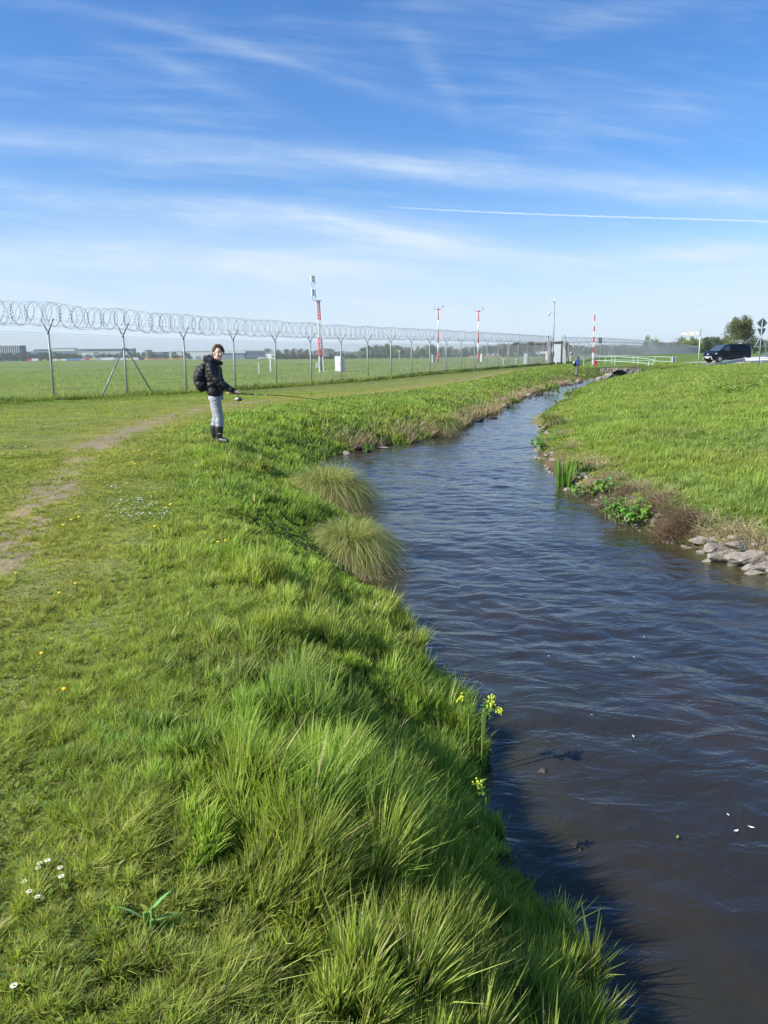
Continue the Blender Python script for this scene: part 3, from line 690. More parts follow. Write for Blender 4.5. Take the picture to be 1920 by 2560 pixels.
b = MB(); b.box((-.4, 0, 1.62), (1.0, .2, .24)); b.build('arm', M['white'], t); b = MB(); b.tube([(0, .2, 0), (0, .2, 1.7)], .05, 6); b.build('post', M['galv'], t)
for px, py, Y, lab in ((1259.5, 911.5, 104, 'grey capped vent post behind the fence, nearer the wind masts'), (1291.5, 910, 106, 'grey capped vent post behind the fence, nearer the pale cabinet')):
    t = thing('vent_post', lab, 'vent post', base_at(px, py, Y), 0, 'vent posts behind the fence')
    b = MB(); b.tube([(0, 0, 0), (0, 0, .72)], .12, 8); b.build('pipe', M['grey'], t)
    b = MB(); b.tube([(0, 0, .64), (0, 0, .74), (0, 0, .84)], [.17, .2, .10], 10); b.build('cap', M['lightgrey'], t)
def wind_mast(px, pt, pb, Y, label):
    p = base_at(px, pb, Y); z1 = aty(px, pt, Y).z-p.z; t = thing('wind_mast', label, 'mast', p, .1, 'wind masts on the airfield')
    n = 5 if Y > 0 else 5; hs = [0, .185, .37, .57, .80, 1]; cs = ['red', 'white', 'red', 'white', 'red']
    for k in range(5):
        b = MB(); r0, r1 = .17-.10*hs[k], .17-.10*hs[k+1]; b.tube([(0, 0, hs[k]*z1), (0, 0, hs[k+1]*z1)], [r0, r1], 8); b.build('pole_section', M[cs[k]], t, True)
    b = MB(); b.tube([(-.75, 0, z1-.05), (.75, 0, z1+.05)], .035, 5); b.box((0, 0, z1), (.32, .2, .22)); c = b.build('crossarm', M['red'], t)
    b = MB(); b.tube([(-.72, 0, z1), (-.72, 0, z1+.45)], .03, 5); 
    for a in (0, 2.1, 4.2): b.ball((-.72+.14*math.cos(a), .14*math.sin(a), z1+.48), .06, 6, 4)
    b.build('anemometer', M['grey'], t)
    b = MB(); b.tube([(.72, 0, z1), (.72, 0, z1+.4)], .03, 5); b.box((.85, 0, z1+.5), (.35, .02, .16)); b.build('wind_vane', M['grey'], t)
    b = MB(); b.tube([(0, 0, z1), (0, 0, z1+1.6)], .014, 4); b.build('lightning_rod', M['grey'], t)
wind_mast(1095.3, 773, 905, 146, 'slender red and white wind mast farther from the grey gate')
wind_mast(1195, 778, 904, 146, 'stouter red and white wind mast nearer the grey gate')
t = thing('security_camera_pole', 'tall grey pole with a white lamp head and dome camera standing at the gate', 'camera pole', base_at(1381.5, 908, 111), 0)
b = MB(); b.tube([(0, 0, 0), (0, 0, 8.55)], [.10, .065], 8); b.build('pole', M['galv'], t, True)
b = MB(); b.box((-.20, 0, 8.6), (.75, .25, .12)); b.tube([(.02, 0, 8.6), (.0, 0, 9.0)], .04, 6); b.build('lamp_head', M['white'], t)
b = MB(); b.tube([(-.05, 0, 6.95), (-.35, 0, 7.12), (-.66, 0, 7.08)], .06, 6); b.box((-.1, 0, 6.95), (.2, .2, .3)); arm = b.build('bracket_arm', M['white'], t)
b = MB(); b.ball((-.72, 0, 6.92), (.17, .17, .2), 10, 7); b.build('dome_camera', M['white'], t, True)
b = MB(); b.ball((-.72, 0, 6.80), (.12, .12, .12), 8, 6); b.build('dome_lens', M['dark'], t, True)

def stake(px, pt, pb, Y, label, w=.07, group='white marker stakes'):
    p = base_at(px, pb, Y) if Y else onground(px, pb); Yv = p.y; h = aty(px, pt, Yv).z-p.z
    b = MB(); b.box((0, 0, h/2), (w, w, h)); b.box((0, 0, h+.02), (w*.6, w*.6, .04)); o = b.build('marker_stake', M['white'], None, loc=p); tag(o, label, 'marker stake', group); return o
stake(647.5, 907, 935, None, 'short white marker stake in the airfield grass left of the signboard stake', .10)
stake(1390, 891.7, 911.5, 107, 'white marker stake right in front of the grey gate', .13)
stake(1425, 888.6, 901, 128, 'thicker pale marker stake behind the fence, just right of the gate', .16)
stake(1455.7, 891, 899, 140, 'small pale marker stake behind the fence near the bridge railing', .14)
p = onground(676.8, 930.5); t = thing('sign_stake', 'white post with a small square board standing in the airfield grass', 'sign', p, -.2)
hh = aty(677, 895, p.y).z-p.z; b = MB(); b.box((0, 0, hh/2), (.11, .11, hh)); b.build('post', M['white'], t)
b = MB(); b.box((-.03, -.08, hh+.2), (.46, .04, .42)); bd = b.build('board', M['white'], t)
b = MB(); b.box((.05, -.105, hh+.24), (.05, .006, .16)); b.box((-.1, -.105, hh+.10), (.1, .006, .05)); b.build('symbol', M['dark'], bd)
# striped barrier boards far out on the field
for k in range(13):
    px = 1172+k*6.6; Y = 300
    p = base_at(px, 889, Y); h = 1.0 if k not in (7, 9, 11) else 1.6
    o = MB(); o.box((0, 0, h*.75), (.82, .08, h*.38), mi=k % 2); o.box((-.3, 0, h*.35), (.06, .3, h*.7), mi=1); o.box((.3, 0, h*.35), (.06, .3, h*.7), mi=1)
    o = o.build('barrier_board', [M['orange'], M['white']], None, loc=p)
    tag(o, ('tall ' if h > 1.2 else 'low ')+('orange' if k % 2 == 0 else 'white')+' barrier board in the far striped row, '+['first','second','third','fourth','fifth','sixth','seventh','eighth','ninth','tenth','eleventh','twelfth','last'][k]+' from the left', 'barrier board', 'striped barrier boards far out on the field')
t = thing('antenna_post', 'thin white antenna post with a box head in front of the distant wood', 'antenna', base_at(998, 893, 330), 0)
b = MB(); b.tube([(0, 0, 0), (0, 0, 3.4)], .10, 6); b.build('post', M['white'], t); b = MB(); b.box((0, 0, 3.5), (1.0, .3, .5)); b.build('head', M['white'], t)
for k, (px, py, lab) in enumerate(((1427, 882, 'small white lamp fitting behind the fence, higher one right of the gate'), (1421, 885, 'small white lamp fitting on the fence, lower one right of the gate'))):
    p = aty(px, py, 122+k); q = Vector((p.x, p.y, gzf(p.x, p.y))); b = MB(); b.tube([(0, 0, 0), (0, 0, p.z-q.z)], .03, 5); b.ball((0, 0, p.z-q.z), .16, 8, 6); tag(b.build('field_lamp', M['white'], None, loc=q), lab, 'lamp', 'white field lamps')

# ------------------------------------------------------------------ bridge railings, barrier, traffic signs
def rail(name, label, runs, posts, mids=(.52,), r=.035, rp=.045, h=1.05, extra=()):
    t = thing(name, label, 'railing', (0, 0, 0), 0, 'white tube railings of the culvert crossing')
    for kind_, hs in (('top_rail', (h,)), ('mid_rail', mids)):
        for hh_ in hs:
            b = MB(); b.tube([Vector((x, y, z+hh_)) for x, y, z in runs], r, 6); b.build(kind_, M['palegreen'], t)
    for (x, y, z) in posts:
        b = MB(); b.tube([(x, y, z-.6), (x, y, z+h)], rp, 6); b.build('post', M['palegreen'], t)
    for a, c in extra:
        b = MB(); b.tube([a, c], rp, 6); b.build('brace', M['palegreen'], t)
    return t
def R3(px, pt, Y, h=1.05):
    p = aty(px, pt, Y); return (p.x, p.y, p.z-h)
a0, a1 = R3(1459.8, 897.8, 91), R3(1483, 890.8, 99); 
rail('railing', 'short pale railing sloping up from the stream bank to the striped barrier', [a0, a1], [a0, a1], mids=(.42,))
f = [R3(1486, 889.8, 97), R3(1537.7, 891.7, 94), R3(1595.8, 894.4, 89.5), R3(1633.8, 899, 86)]
rail('railing', 'long front railing above the culvert mouth with a leaning end brace', f, f, extra=[(Vector(f[3])+Vector((-.55, -.15, .85)), Vector(f[3])+Vector((-.85, -.9, -.45)))])
g = [R3(1514, 890.5, 101), R3(1530, 889.2, 101), R3(1584, 890.4, 100), R3(1637.7, 891.6, 99), R3(1678.5, 893.2, 97)]
rail('railing', 'rear railing on the far side of the culvert crossing', g, g)
t = thing('utility_box', 'small grey framed box at the right end of the rear railing', 'utility box', Vector(R3(1684, 908, 96.5, 0)), .1)
b = MB(); b.box((0, 0, .40), (.36, .25, .78)); b.build('body', M['lightgrey'], t)
b = MB(); b.box((-.2, -.15, .4), (.07, .07, .95)); b.box((.2, -.15, .4), (.07, .07, .95)); b.box((0, -.16, .6), (.2, .02, .25)); b.build('frame', M['grey'], t)
p0 = aty(1482, 911, 97); p0.z = min(p0.z, gzf(p0.x, p0.y)+.0)
hb = aty(1486, 787, 97).z-p0.z; t = thing('barrier_boom', 'upright red and white striped barrier boom beside the bridge railing', 'barrier', p0)
cs = ['white', 'red', 'white', 'red', 'white', 'red', 'white', 'red']; hs = [0, .24, .36, .46, .56, .67, .78, .89, 1.0]
hs = [0, .25, .36, .455, .565, .675, .775, .885, 1.0]
for k in range(8):
    b = MB(); r0 = .115-.055*hs[k]; b.box((0, 0, (hs[k]+hs[k+1])/2*hb), (r0*1.7, r0*1.4, (hs[k+1]-hs[k])*hb)); b.build('boom_section', M[cs[k]], t)
b = MB(); b.box((.30, 0, .32), (.34, .3, .62)); b.build('counterweight', M['red'], t)
def sign_post(px, pb, Y):
    p = aty(px, pb, Y); p.z = min(p.z, max(p.z-.2, gzf(p.x, p.y)-.1)); return p
p = aty(1498, 909, 99); hz_ = aty(1499, 844, 99).z; z0 = gzf(p.x, p.y); t = thing('traffic_sign', 'narrow grey sign plate seen from behind, between barrier boom and fence', 'sign', (p.x, p.y, z0), 0)
b = MB(); b.tube([(0, 0, 0), (0, 0, hz_-z0)], .035, 6); b.build('pole', M['galv'], t)
b = MB(); b.box((0, .04, hz_-z0-.35), (.42, .03, .72)); b.build('plate', M['signback'], t)

# direction sign with arrow-shaped board
p = aty(1746, 907, 80); z0 = gzf(p.x, p.y); h = aty(1750, 826, 80).z-z0; DS = thing('direction_sign', 'white arrow-shaped direction board on a pale pole, pointing left', 'direction sign', (p.x, p.y, z0), -.55)
b = MB(); b.tube([(0, 0, 0), (.0, 0, h*.83)], .055, 8); b.build('pole', M['palegreen'], DS, True)
b = MB(); b.tube([(0, 0, h*.83), (0, 0, h+.05)], .045, 8); b.box((.0, 0, h-.02), (.14, .1, .3)); b.build('bracket', M['galv'], DS)
zc = aty(1728, 834, 80).z-z0
prof = [(-.18, -.19), (-.18, .19), (-1.45, .15), (-1.70, .10), (-1.86, 0), (-1.70, -.10), (-1.45, -.17)]
b = MB(); b.prism([(x, z+zc) for x, z in prof], -.05, -.015); bd = b.build('arrow_board', M['offwhite'], DS)
b = MB(); b.prism([(x*1.02+.0, z*1.25+zc) for x, z in prof], -.012, .01); b.build('board_rim', M['grey'], bd)
b = MB(); b.tube([(-.2, -.02, zc+.02), (0, 0, zc+.02)], .02, 5); b.tube([(-.2, -.02, zc-.12), (0, 0, zc-.12)], .02, 5); b.build('clamp', M['galv'], DS)
def text(s, size, loc, m, parent, rot=(math.pi/2, 0, 0)):
    c = bpy.data.curves.new('lettering', 'FONT'); c.body = s; c.size = size; c.extrude = .004; c.align_x = 'CENTER'; c.align_y = 'CENTER'
    o = bpy.data.objects.new('tmp', c); COL.objects.link(o); dg = bpy.context.evaluated_depsgraph_get(); me = bpy.data.meshes.new_from_object(o.evaluated_get(dg))
    bpy.data.objects.remove(o); me.materials.clear(); me.materials.append(m); o = bpy.data.objects.new('lettering', me); COL.objects.link(o); o.parent = parent; o.location = loc; o.rotation_euler = rot; return o
text('Tor', .30, (-1.15, -.056, zc+.01), M['signback'], bd); text('105', .30, (-.58, -.056, zc+.01), mat('letter_red', (.30, .10, .07)), bd)

# three road signs from behind
p = aty(1897.5, 909.4, 62); z0 = gzf(p.x, p.y); top = aty(1908, 792, 62).z-z0
SG = thing('road_signs', 'galvanised pole with three road signs seen from behind: diamond, inverted and upright triangle', 'road sign', (p.x, p.y, z0-.05), 0)
b = MB(); b.tube([(0, 0, 0), (.0, 0, top+.05)], .042, 8); b.build('pole', M['galv'], SG, True)
def plate(prof, z, nm, rim):
    b = MB(); b.prism([(x, zz+z) for x, zz in prof], .05, .058); o = b.build(nm, M['signback'], SG)
    b = MB(); n = len(prof)
    for i in range(n):
        a_, c_ = prof[i], prof[(i+1) % n]; b.tube([(a_[0], .052, a_[1]+z), (c_[0], .052, c_[1]+z)], rim, 4)
    b.build('rim', M['lightgrey'], o)
    b = MB(); b.box((.21, .045, z+(0 if nm != 'warning_triangle' else -.22)), (.09, .005, .11)); b.build('sticker', M['white'], o)
def relz(py): return aty(1900, py, 62).z-z0
plate([(0, .42), (.42, 0), (0, -.42), (-.42, 0)], relz(806), 'priority_diamond', .02)
plate([(-.36, .26), (.36, .26), (0, -.40)], relz(828), 'yield_triangle', .014)
plate([(-.45, -.32), (.45, -.32), (0, .46)], relz(855), 'warning_triangle', .022)

# guard rail
def guardrail():
    pts = [(1745, 914.5, 73), (1762, 913.2, 74), (1785, 908.5, 75), (1811, 903.5, 76.5), (1836, 898.8, 77.5), (1861, 894.9, 78.5), (1885, 894.4, 78), (1905, 893.6, 77.5), (1930, 893.2, 77), (1980, 892, 76), (2050, 891, 75)]
    P = [aty(*q) for q in pts]
    t = thing('guard_rail', 'galvanised roadside guard rail with a sunken end in front of the dark van', 'guard rail')
    prof = [(0, 0), (.05, -.05), (.05, -.09), (0, -.14), (0, -.17), (.05, -.22), (.05, -.26), (0, -.31)]
    V = []; n = len(prof)
    for q in P: V += [(q.x, q.y-dx, q.z+dz) for dx, dz in prof]
    V += [(x, y+.012, z) for x, y, z in V]; N = len(P)*n
    F = [(i*n+k, i*n+k+1, (i+1)*n+k+1, (i+1)*n+k) for i in range(len(P)-1) for k in range(n-1)]
    F += [tuple(q+N for q in reversed(f_)) for f_ in F]
    b = MB(); b.add(V, F); b.build('beam', M['lightgrey'], t)
    for k in (3, 5, 7, 9):
        q = P[k]; b = MB(); b.box((q.x, q.y+.06, q.z-.42), (.12, .08, .86)); b.build('post', M['grey'], t)
guardrail()

# road
def road():
    pts = []
    for k in range(40):
        s = k/39; y = 80+s**2*500; x = np.interp(y, [80, 86, 100, 140, 250, 600], [37.5, 40.5, 48, 67, 122, 300]); pts.append((x, y))
    V = []; F = []
    for k, (x, y) in enumerate(pts):
        w = 6.5
        for j, q in enumerate((0, .33, .66, 1)): X_ = x+q*w; V.append((X_, y, gzf(X_, y)+.03))
    for k in range(len(pts)-1):
        for j in range(3): i = k*4+j; F.append((i, i+1, i+5, i+4))
    b = MB(); b.add(V, F); o = b.build('road', mat('asphalt', (.13, .13, .135), .9, 0, .25, 1.5)); tag(o, kind='structure')
road()

# ------------------------------------------------------------------ culvert
def culvert():
    y = 82.2; cx = 24.9; t = thing('stone_culvert', 'low arched culvert mouth of rough stone where the stream passes under the path', 'culvert', (0, 0, 0))
    w = .95; zt = -.10; b = MB(); xs = np.linspace(cx-2.0, cx+2.4, 45); top = lambda x: .12-.10*((x-cx)/2.0)**2+.05*vnoise(x*3, 0, 1, 4)
    arch = lambda x: (WZ-.3) if abs(x-cx) > w else WZ+.02+(zt-WZ)*math.sqrt(max(0, 1-((x-cx)/w)**2))
    V = []; F = []
    for i, x in enumerate(xs):
        a = arch(x); tt = float(top(x)); 
        for j in range(5): 
            z = a+(tt-a)*j/4; V.append((x, y-.10*random.random()+.10*(j/4), z+.04*random.random()))
        V.append((x, y+2.5, tt)); V.append((x, y+2.5, a))
    n = 7
    for i in range(len(xs)-1):
        for j in range(n): F.append((i*n+j, (i+1)*n+j, (i+1)*n+(j+1) % n, i*n+(j+1) % n))
    b.add(V, F); b.build('headwall', M['stone'], t)
    b = MB(); b.box((cx, y+2.0, -.45), (2.2, .1, .9)); b.build('tunnel_shade_panel', M['black'], t)  # black panel behind the arch, standing in for the shade inside
culvert()

# ------------------------------------------------------------------ dark van
def van():
    c = aty(1822, 905, 85); zg = aty(1800, 906.2, 82.5).z
    rz = math.radians(196)                                            # local +x is the nose; it points left and towards the camera
    t = thing('parked_van', 'dark blue panel van parked by the road behind the guard rail, nose to the left', 'van', (c.x+.25, c.y+1.2, zg), rz)
    L, W, H = 4.95, 1.9, 1.92; paint = mat('van_paint', (.003, .005, .013), .32, 0, .05, 3, .25, coat=.12); hl_ = mat('headlight_glass', (.80, .82, .84), .15, 0, .02, 3, .8); glass = mat('van_glass', (.05, .075, .09), .06, 0, .1, 3, .8)
    side = [(-2.46, .42), (-2.50, .9), (-2.47, 1.25), (-2.36, 1.80), (-2.2, 1.90), (-.4, 1.93), (.55, 1.90), (.80, 1.84), (1.12, 1.62), (1.62, 1.22), (1.72, 1.16), (2.20, 1.04), (2.38, .92), (2.47, .70), (2.48, .40), (2.40, .26), (-2.40, .28)]
    b = MB(); n = len(side); V = []
    def wid(x, z):
        w = .95
        if z > 1.15: w -= .16*((z-1.15)/.78)**1.3
        if x > 1.6: w -= .17*((x-1.6)/.88)**2
        if x < -2.2: w -= .04
        return w
    rows = [-1, -.93, 0, .93, 1]
    for r in rows:
        for x, z in side:
            ww = wid(x, z)*r; sh = .0 if abs(r) < 1 else .05
            V.append((x*(1-sh*.6), ww, z-(sh if z > 1.7 else -sh*.3 if z < .5 else 0)))
    F = [(r*n+i, r*n+(i+1) % n, (r+1)*n+(i+1) % n, (r+1)*n+i) for r in range(len(rows)-1) for i in range(n)]
    F += [tuple(range(n)), tuple(range(5*n-1, 4*n-1, -1))]
    b.add(V, F); b.build('body', paint, t)
    def quad(nm, pts, m, par, off):
        a = [Vector(q) for q in pts]; nn = (a[1]-a[0]).cross(a[2]-a[0]).normalized()
        b = MB(); k = len(a); b.add([q+nn*off for q in a]+[q-nn*.03 for q in a], [tuple(range(k)), tuple(range(2*k-1, k-1, -1))]+[(i, i+k, (i+1) % k+k, (i+1) % k) for i in range(k)]); return b.build(nm, m, par)
    quad('windscreen', [(1.66, -.80, 1.215), (1.66, .80, 1.215), (.86, .70, 1.815), (.86, -.70, 1.815)], glass, t, .012)
    for s in (1, -1):
        def sp(x, z): return (x, s*(wid(x, z)*.985+.015), z)
        pts = [sp(1.42, 1.22), sp(.42, 1.20), sp(.42, 1.76), sp(.72, 1.76), sp(1.0, 1.60)]
        if s < 0: pts = pts[::-1]
        quad('side_window', pts, glass, t, .02)
        for xw in (1.62, -1.62):
            b = MB(); b.tube([(xw, s*.70, .33), (xw, s*.955, .33)], .335, 18); wh = b.build('wheel', M['tyre'], t, False)
            b = MB(); b.tube([(xw, s*.94, .33), (xw, s*.975, .33)], .215, 14)
            wr = b.build('rim', M['lightgrey'], wh)
            b = MB(); b.tube([(xw, s*.66, .36), (xw, s*.952, .36)], .41, 18); b.build('wheel_arch', M['black'], t)
        b = MB(); b.ball((2.13, s*.71, .885), (.30, .155, .095), 12, 8, rot=Matrix.Rotation(-s*.45, 3, 'Z') @ Matrix.Rotation(.25, 3, 'Y')); b.build('headlight', hl_, t, True)
        b = MB(); b.box((1.22, s*1.05, 1.20), (.14, .22, .22)); b.build('mirror', paint, t)
        b = MB(); b.tube([(2.46, s*.42, .60), (2.47, s*.55, .58), (2.43, s*.74, .30)], .05, 6); b.build('bumper_trim', M['lightgrey'], t)
        b = MB(); b.box((.40, s*.957, 1.0), (.012, .012, 1.3)); b.box((-.75, s*.957, 1.0), (.012, .012, 1.3)); b.box((-.6, s*.955, .55), (2.8, .02, .10)); b.build('door_seam', M['black'], t)
    b = MB(); b.box((2.455, 0, .52), (.05, 1.15, .26)); b.box((2.46, 0, .76), (.04, .9, .10)); b.build('grille', M['black'], t)
    b = MB(); b.box((2.49, 0, .60), (.03, .9, .05)); b.box((2.46, 0, .86), (.03, .26, .09)); b.build('chrome_trim', M['lightgrey'], t)
    b = MB(); b.box((2.505, 0, .50), (.02, .52, .11)); b.build('number_plate', M['white'], t)
    b = MB(); b.box((-.3, 0, .32), (4.0, 1.7, .16)); b.build('underbody', M['black'], t)
van()
p = onground(1903, 889.5)
for k, (px, lab) in enumerate(((1888, 'pale concrete kerb block beside the road behind the van'),)):
    q = aty(px, 893, 90); b = MB(); b.box((0, 0, .25), (2.2, .6, .5), taper=.9); tag(b.build('concrete_block', M['offwhite'], None, loc=(q.x, q.y, gzf(q.x, q.y))), lab, 'concrete block')
# airliner
t = thing('airliner', 'distant twin-engine airliner on approach, tiny above the direction sign', 'aeroplane', aty(1749.5, 760.5, 4300), math.radians(8))
b = MB(); b.tube([(0, -17, 0), (0, -14, 0), (0, 12, .5), (0, 19, 1.5)], [.8, 2, 2, .4], 8); b.build('fuselage', M['lightgrey'], t)
for s in (-1, 1):
    b = MB(); b.add([(0, -3, -.8), (0, 3, -.8), (s*17.5, 6, 1.2), (s*17.5, 4.5, 1.2), (0, -3, -.2), (0, 3, -.2), (s*17.5, 6, 1.4), (s*17.5, 4.5, 1.4)], [(0, 1, 2, 3), (4, 7, 6, 5), (0, 3, 7, 4), (1, 5, 6, 2), (3, 2, 6, 7)]); b.build('wing', M['grey'], t)
    b = MB(); b.tube([(s*6, -3, -1.8), (s*6, 2, -1.8)], 1.2, 8); b.build('engine', M['grey'], t)
b = MB(); b.box((0, 16, 4), (.5, 4, 6)); b.build('tail_fin', M['grey'], t); b = MB(); b.box((0, 17, 1.5), (12, 2.5, .4)); b.build('tailplane', M['grey'], t)
# contrail
def contrail():
    b = MB(); pts = []; rs = []; n = 140
    for k in range(n):
        s = k/(n-1); q = ray(965+s*1050, 517+44*s+3*math.sin(s*5)-0); q = q/q.z*4500; pts.append(Vector((q.x, q.y, 4500+EYE))+Vector((0, 0, 7*math.sin(k*.9)+5*math.sin(k*2.3)))); rs.append((15+20*s)*(.75+.45*random.random())*min(1, .25+s*6))
    b.tube(pts, rs, 8)
    m = bpy.data.materials.new('contrail'); m.use_nodes = True; t = NT(m.node_tree); t.n.clear(); o = t.node('ShaderNodeOutputMaterial'); e = t.node('ShaderNodeEmission'); e.inputs[0].default_value = (.60, .72, .86, 1); e.inputs[1].default_value = .75  # trail glows by emission, standing in for sunlight on the vapour
    d = t.node('ShaderNodeBsdfTransparent'); lw = t.node('ShaderNodeLayerWeight'); lw.inputs[0].default_value = .5; g = t.node('ShaderNodeNewGeometry')
    n_ = t.noise(g.outputs['Position'], .008, 4, .6); f_ = t.m('MULTIPLY', t.m('POWER', t.m('SUBTRACT', 1.0, lw.outputs['Facing']), 1.6), t.ramp(n_, .25, .6, .30, .75)); mx = t.node('ShaderNodeMixShader')
    t.l.new(f_, mx.inputs[0]); t.l.new(d.outputs[0], mx.inputs[1]); t.l.new(e.outputs[0], mx.inputs[2]); t.l.new(mx.outputs[0], o.inputs[0])
    tag(b.build('contrail', m), 'thin straight white vapour trail crossing the sky to the right', 'contrail')
contrail()

# ------------------------------------------------------------------ distant buildings
def facade(label, x0, x1, pt, pb, Y, m1, kind='block', depth=14, top=None):
    a = aty(x0, pb, Y); c = aty(x1, pb, Y); z0 = gzf(a.x, Y)-.5; z1 = aty((x0+x1)/2, pt, Y).z; w = c.x-a.x
    t = thing('airport_building', label, 'building', ((a.x+c.x)/2, Y+depth/2, z0)); h = z1-z0
    b = MB(); b.box((0, 0, h/2), (w, depth, h)); b.build('wall', m1, t)
    b = MB(); b.box((0, 0, h+.3), (w+1, depth+1, .6)); b.build('roof', top or M['offwhite'], t)
    return t, w, h, depth
bw = mat('pale_facade', (.66, .68, .68), .7, 0, .06, .1); bb_ = mat('blue_grey_facade', (.22, .27, .33), .6, 0, .06, .1); bd_ = mat('dark_facade', (.10, .13, .17), .5, 0, .1, .1); gl_ = mat('window_band', (.09, .13, .19), .2, 0, .1, .1, .6); br_ = mat('brown_drum', (.40, .32, .27), .8, 0, .1, .1)
t, w, h, d = facade('dark glazed office block with upright white fins at the far left', -70, 56, 865, 902, 1000, bd_)
b = MB()
for k in range(int(w/2.6)): b.box((-w/2+1.3+k*2.6, -d/2-.4, h*.5), (.8, .6, h*.98))
b.build('fins', bw, t)
b = MB(); b.box((0, -d/2-.3, h*.33), (w, .5, .8)); b.box((0, -d/2-.3, h*.66), (w, .5, .8)); b.build('floor_band', bb_, t)
t, w, h, d = facade('long low blue-grey hangar right of the finned office block', 58, 205, 878.5, 900, 1150, bb_)
for k in range(9):
    b = MB(); b.box((-w/2+w*(k+.5)/9, -d/2-.2, h*.4), (w/9*.7, .4, h*.7)); b.build('hangar_door', bw if k % 4 == 0 else gl_, t)
t, w, h, d = facade('dark flat-roofed block rising above the blue-grey hangar', 85, 125, 873.5, 890, 1300, bd_)
b = MB(); b.box((0, -d/2-.2, h*.7), (w*.96, .4, 1.6)); b.build('window_band', bw, t)
t, w, h, d = facade('white terrace-like building with many openings left of the braced fence post', 130, 187, 870.5, 890, 1250, bw)
for k in range(10):
    b = MB(); b.box((-w/2+w*(k+.5)/10, -d/2-.2, h*.72), (w/10*.5, .4, 2.2)); b.build('window', gl_, t)
t, w, h, d = facade('dark blue-grey multi-storey block behind the braced fence post', 187, 334, 872.5, 888, 1250, bd_)
for z in (.75, .9):
    b = MB(); b.box((0, -d/2-.2, h*z), (w*.98, .4, .7)); b.build('window_band', bb_, t)
t, w, h, d = facade('white hall under the dark multi-storey block', 205, 326, 879, 899, 1120, bw)
for k in range(8):
    b = MB(); b.box((-w/2+w*(k+.5)/8, -d/2-.2, h*.35), (w/8*.55, .4, h*.5)); b.build('gate_opening', gl_ if k % 2 else bb_, t)
p = aty(365, 897, 1120); b = MB(); t = thing('drum_building', 'round brown drum-shaped building between far trees', 'building', (p.x, 1130, gzf(p.x, 1130)))
hd = aty(365, 876, 1120).z-t.location.z; b.tube([(0, 0, 0), (0, 0, hd)], 6.6, 24); b.build('wall', br_, t); b = MB(); b.tube([(0, 0, hd), (0, 0, hd+.8)], 6.9, 24); b.build('roof', M['grey'], t)
t, w, h, d = facade('low blue-grey shed between the round drum and the white halls', 381, 462, 880, 898, 1100, bb_)
b = MB(); b.box((0, -d/2-.2, h*.35), (w*.7, .4, h*.4)); b.build('gate_opening', bd_, t)
t, w, h, d = facade('bright white hall left of the angler\'s head', 425, 545, 878.5, 899, 1080, bw)
for k in range(6):
    b = MB(); b.box((-w/2+w*(k+.5)/6, -d/2-.2, h*.3), (w/6*.6, .4, h*.3)); b.build('gate_opening', bb_, t)
t, w, h, d = facade('long hangar with white roof fascia right of the angler\'s head', 528, 615, 877, 898, 1000, bb_)
b = MB(); b.box((0, -d/2-.4, h*.86), (w, .8, h*.26)); b.build('fascia', bw, t)
t, w, h, d = facade('dark blue-grey hangar with a curved roofline behind the wooden stake', 612, 664, 878, 898, 1000, bd_)
b = MB(); b.prism([(-w/2, h), (-w/4, h+1.0), (w/4, h+1.0), (w/2, h)], -d/2, d/2); b.build('curved_roof', bd_, t)
b = MB(); b.box((0, -d/2-.3, h*.3), (w*.95, .5, .8)); b.build('floor_band', bb_, t)
t, w, h, d = facade('white two-storey building right of the dark hangar', 664, 689, 882.5, 898, 950, bw)
b = MB(); b.box((0, -d/2-.2, h*.45), (w*.9, .4, 1.1)); b.build('window_band', bd_, t)
t, w, h, d = facade('small blue-grey building half hidden by far trees, right of the white two-storey one', 700, 724, 884, 897, 950, bb_)
b = MB(); b.box((0, -d/2-.2, h*.45), (w*.9, .4, 1.0)); b.build('window_band', bw, t)

# distant vehicles on the apron
def far_vehicle(px, Y, col, kindn, label, L=4.6, H=1.9):
    p = aty(px, 900, Y); z = gzf(p.x, p.y); m = vm.setdefault(col, mat('paint_'+col, VC[col], .5, 0, .05, 1))
    b = MB()
    if kindn == 'car': prof = [(-L/2, .3), (-L/2, .95), (-L*.36, H*.95), (L*.12, H), (L*.28, 1.0), (L/2, .9), (L/2, .3)]
    else: prof = [(-L/2, .4), (-L/2, H), (L*.28, H), (L*.30, H*.9), (L*.42, H*.88), (L/2, H*.5), (L/2, .4)]
    b.prism(prof, -1, 1); 
    for x in (-L*.3, L*.3):
        for s in (-1, 1): b.tube([(x, s*.8, .35), (x, s*1.05, .35)], .36, 8, mi=1)
    o = b.build({'car': 'parked_car', 'van': 'service_van', 'truck': 'airport_truck'}[kindn], [m, M['tyre']], None, loc=(p.x, p.y, z)); o.rotation_euler.z = random.choice((0, math.pi))
    tag(o, label, {'car': 'car', 'van': 'van', 'truck': 'truck'}[kindn], 'vehicles on the far apron')
VC = {'red': (.5, .08, .05), 'white': (.75, .75, .74), 'yellow': (.7, .52, .06), 'blue': (.12, .26, .45), 'dark': (.06, .07, .09), 'silver': (.45, .47, .5), 'orange': (.72, .35, .06)}; vm = {}
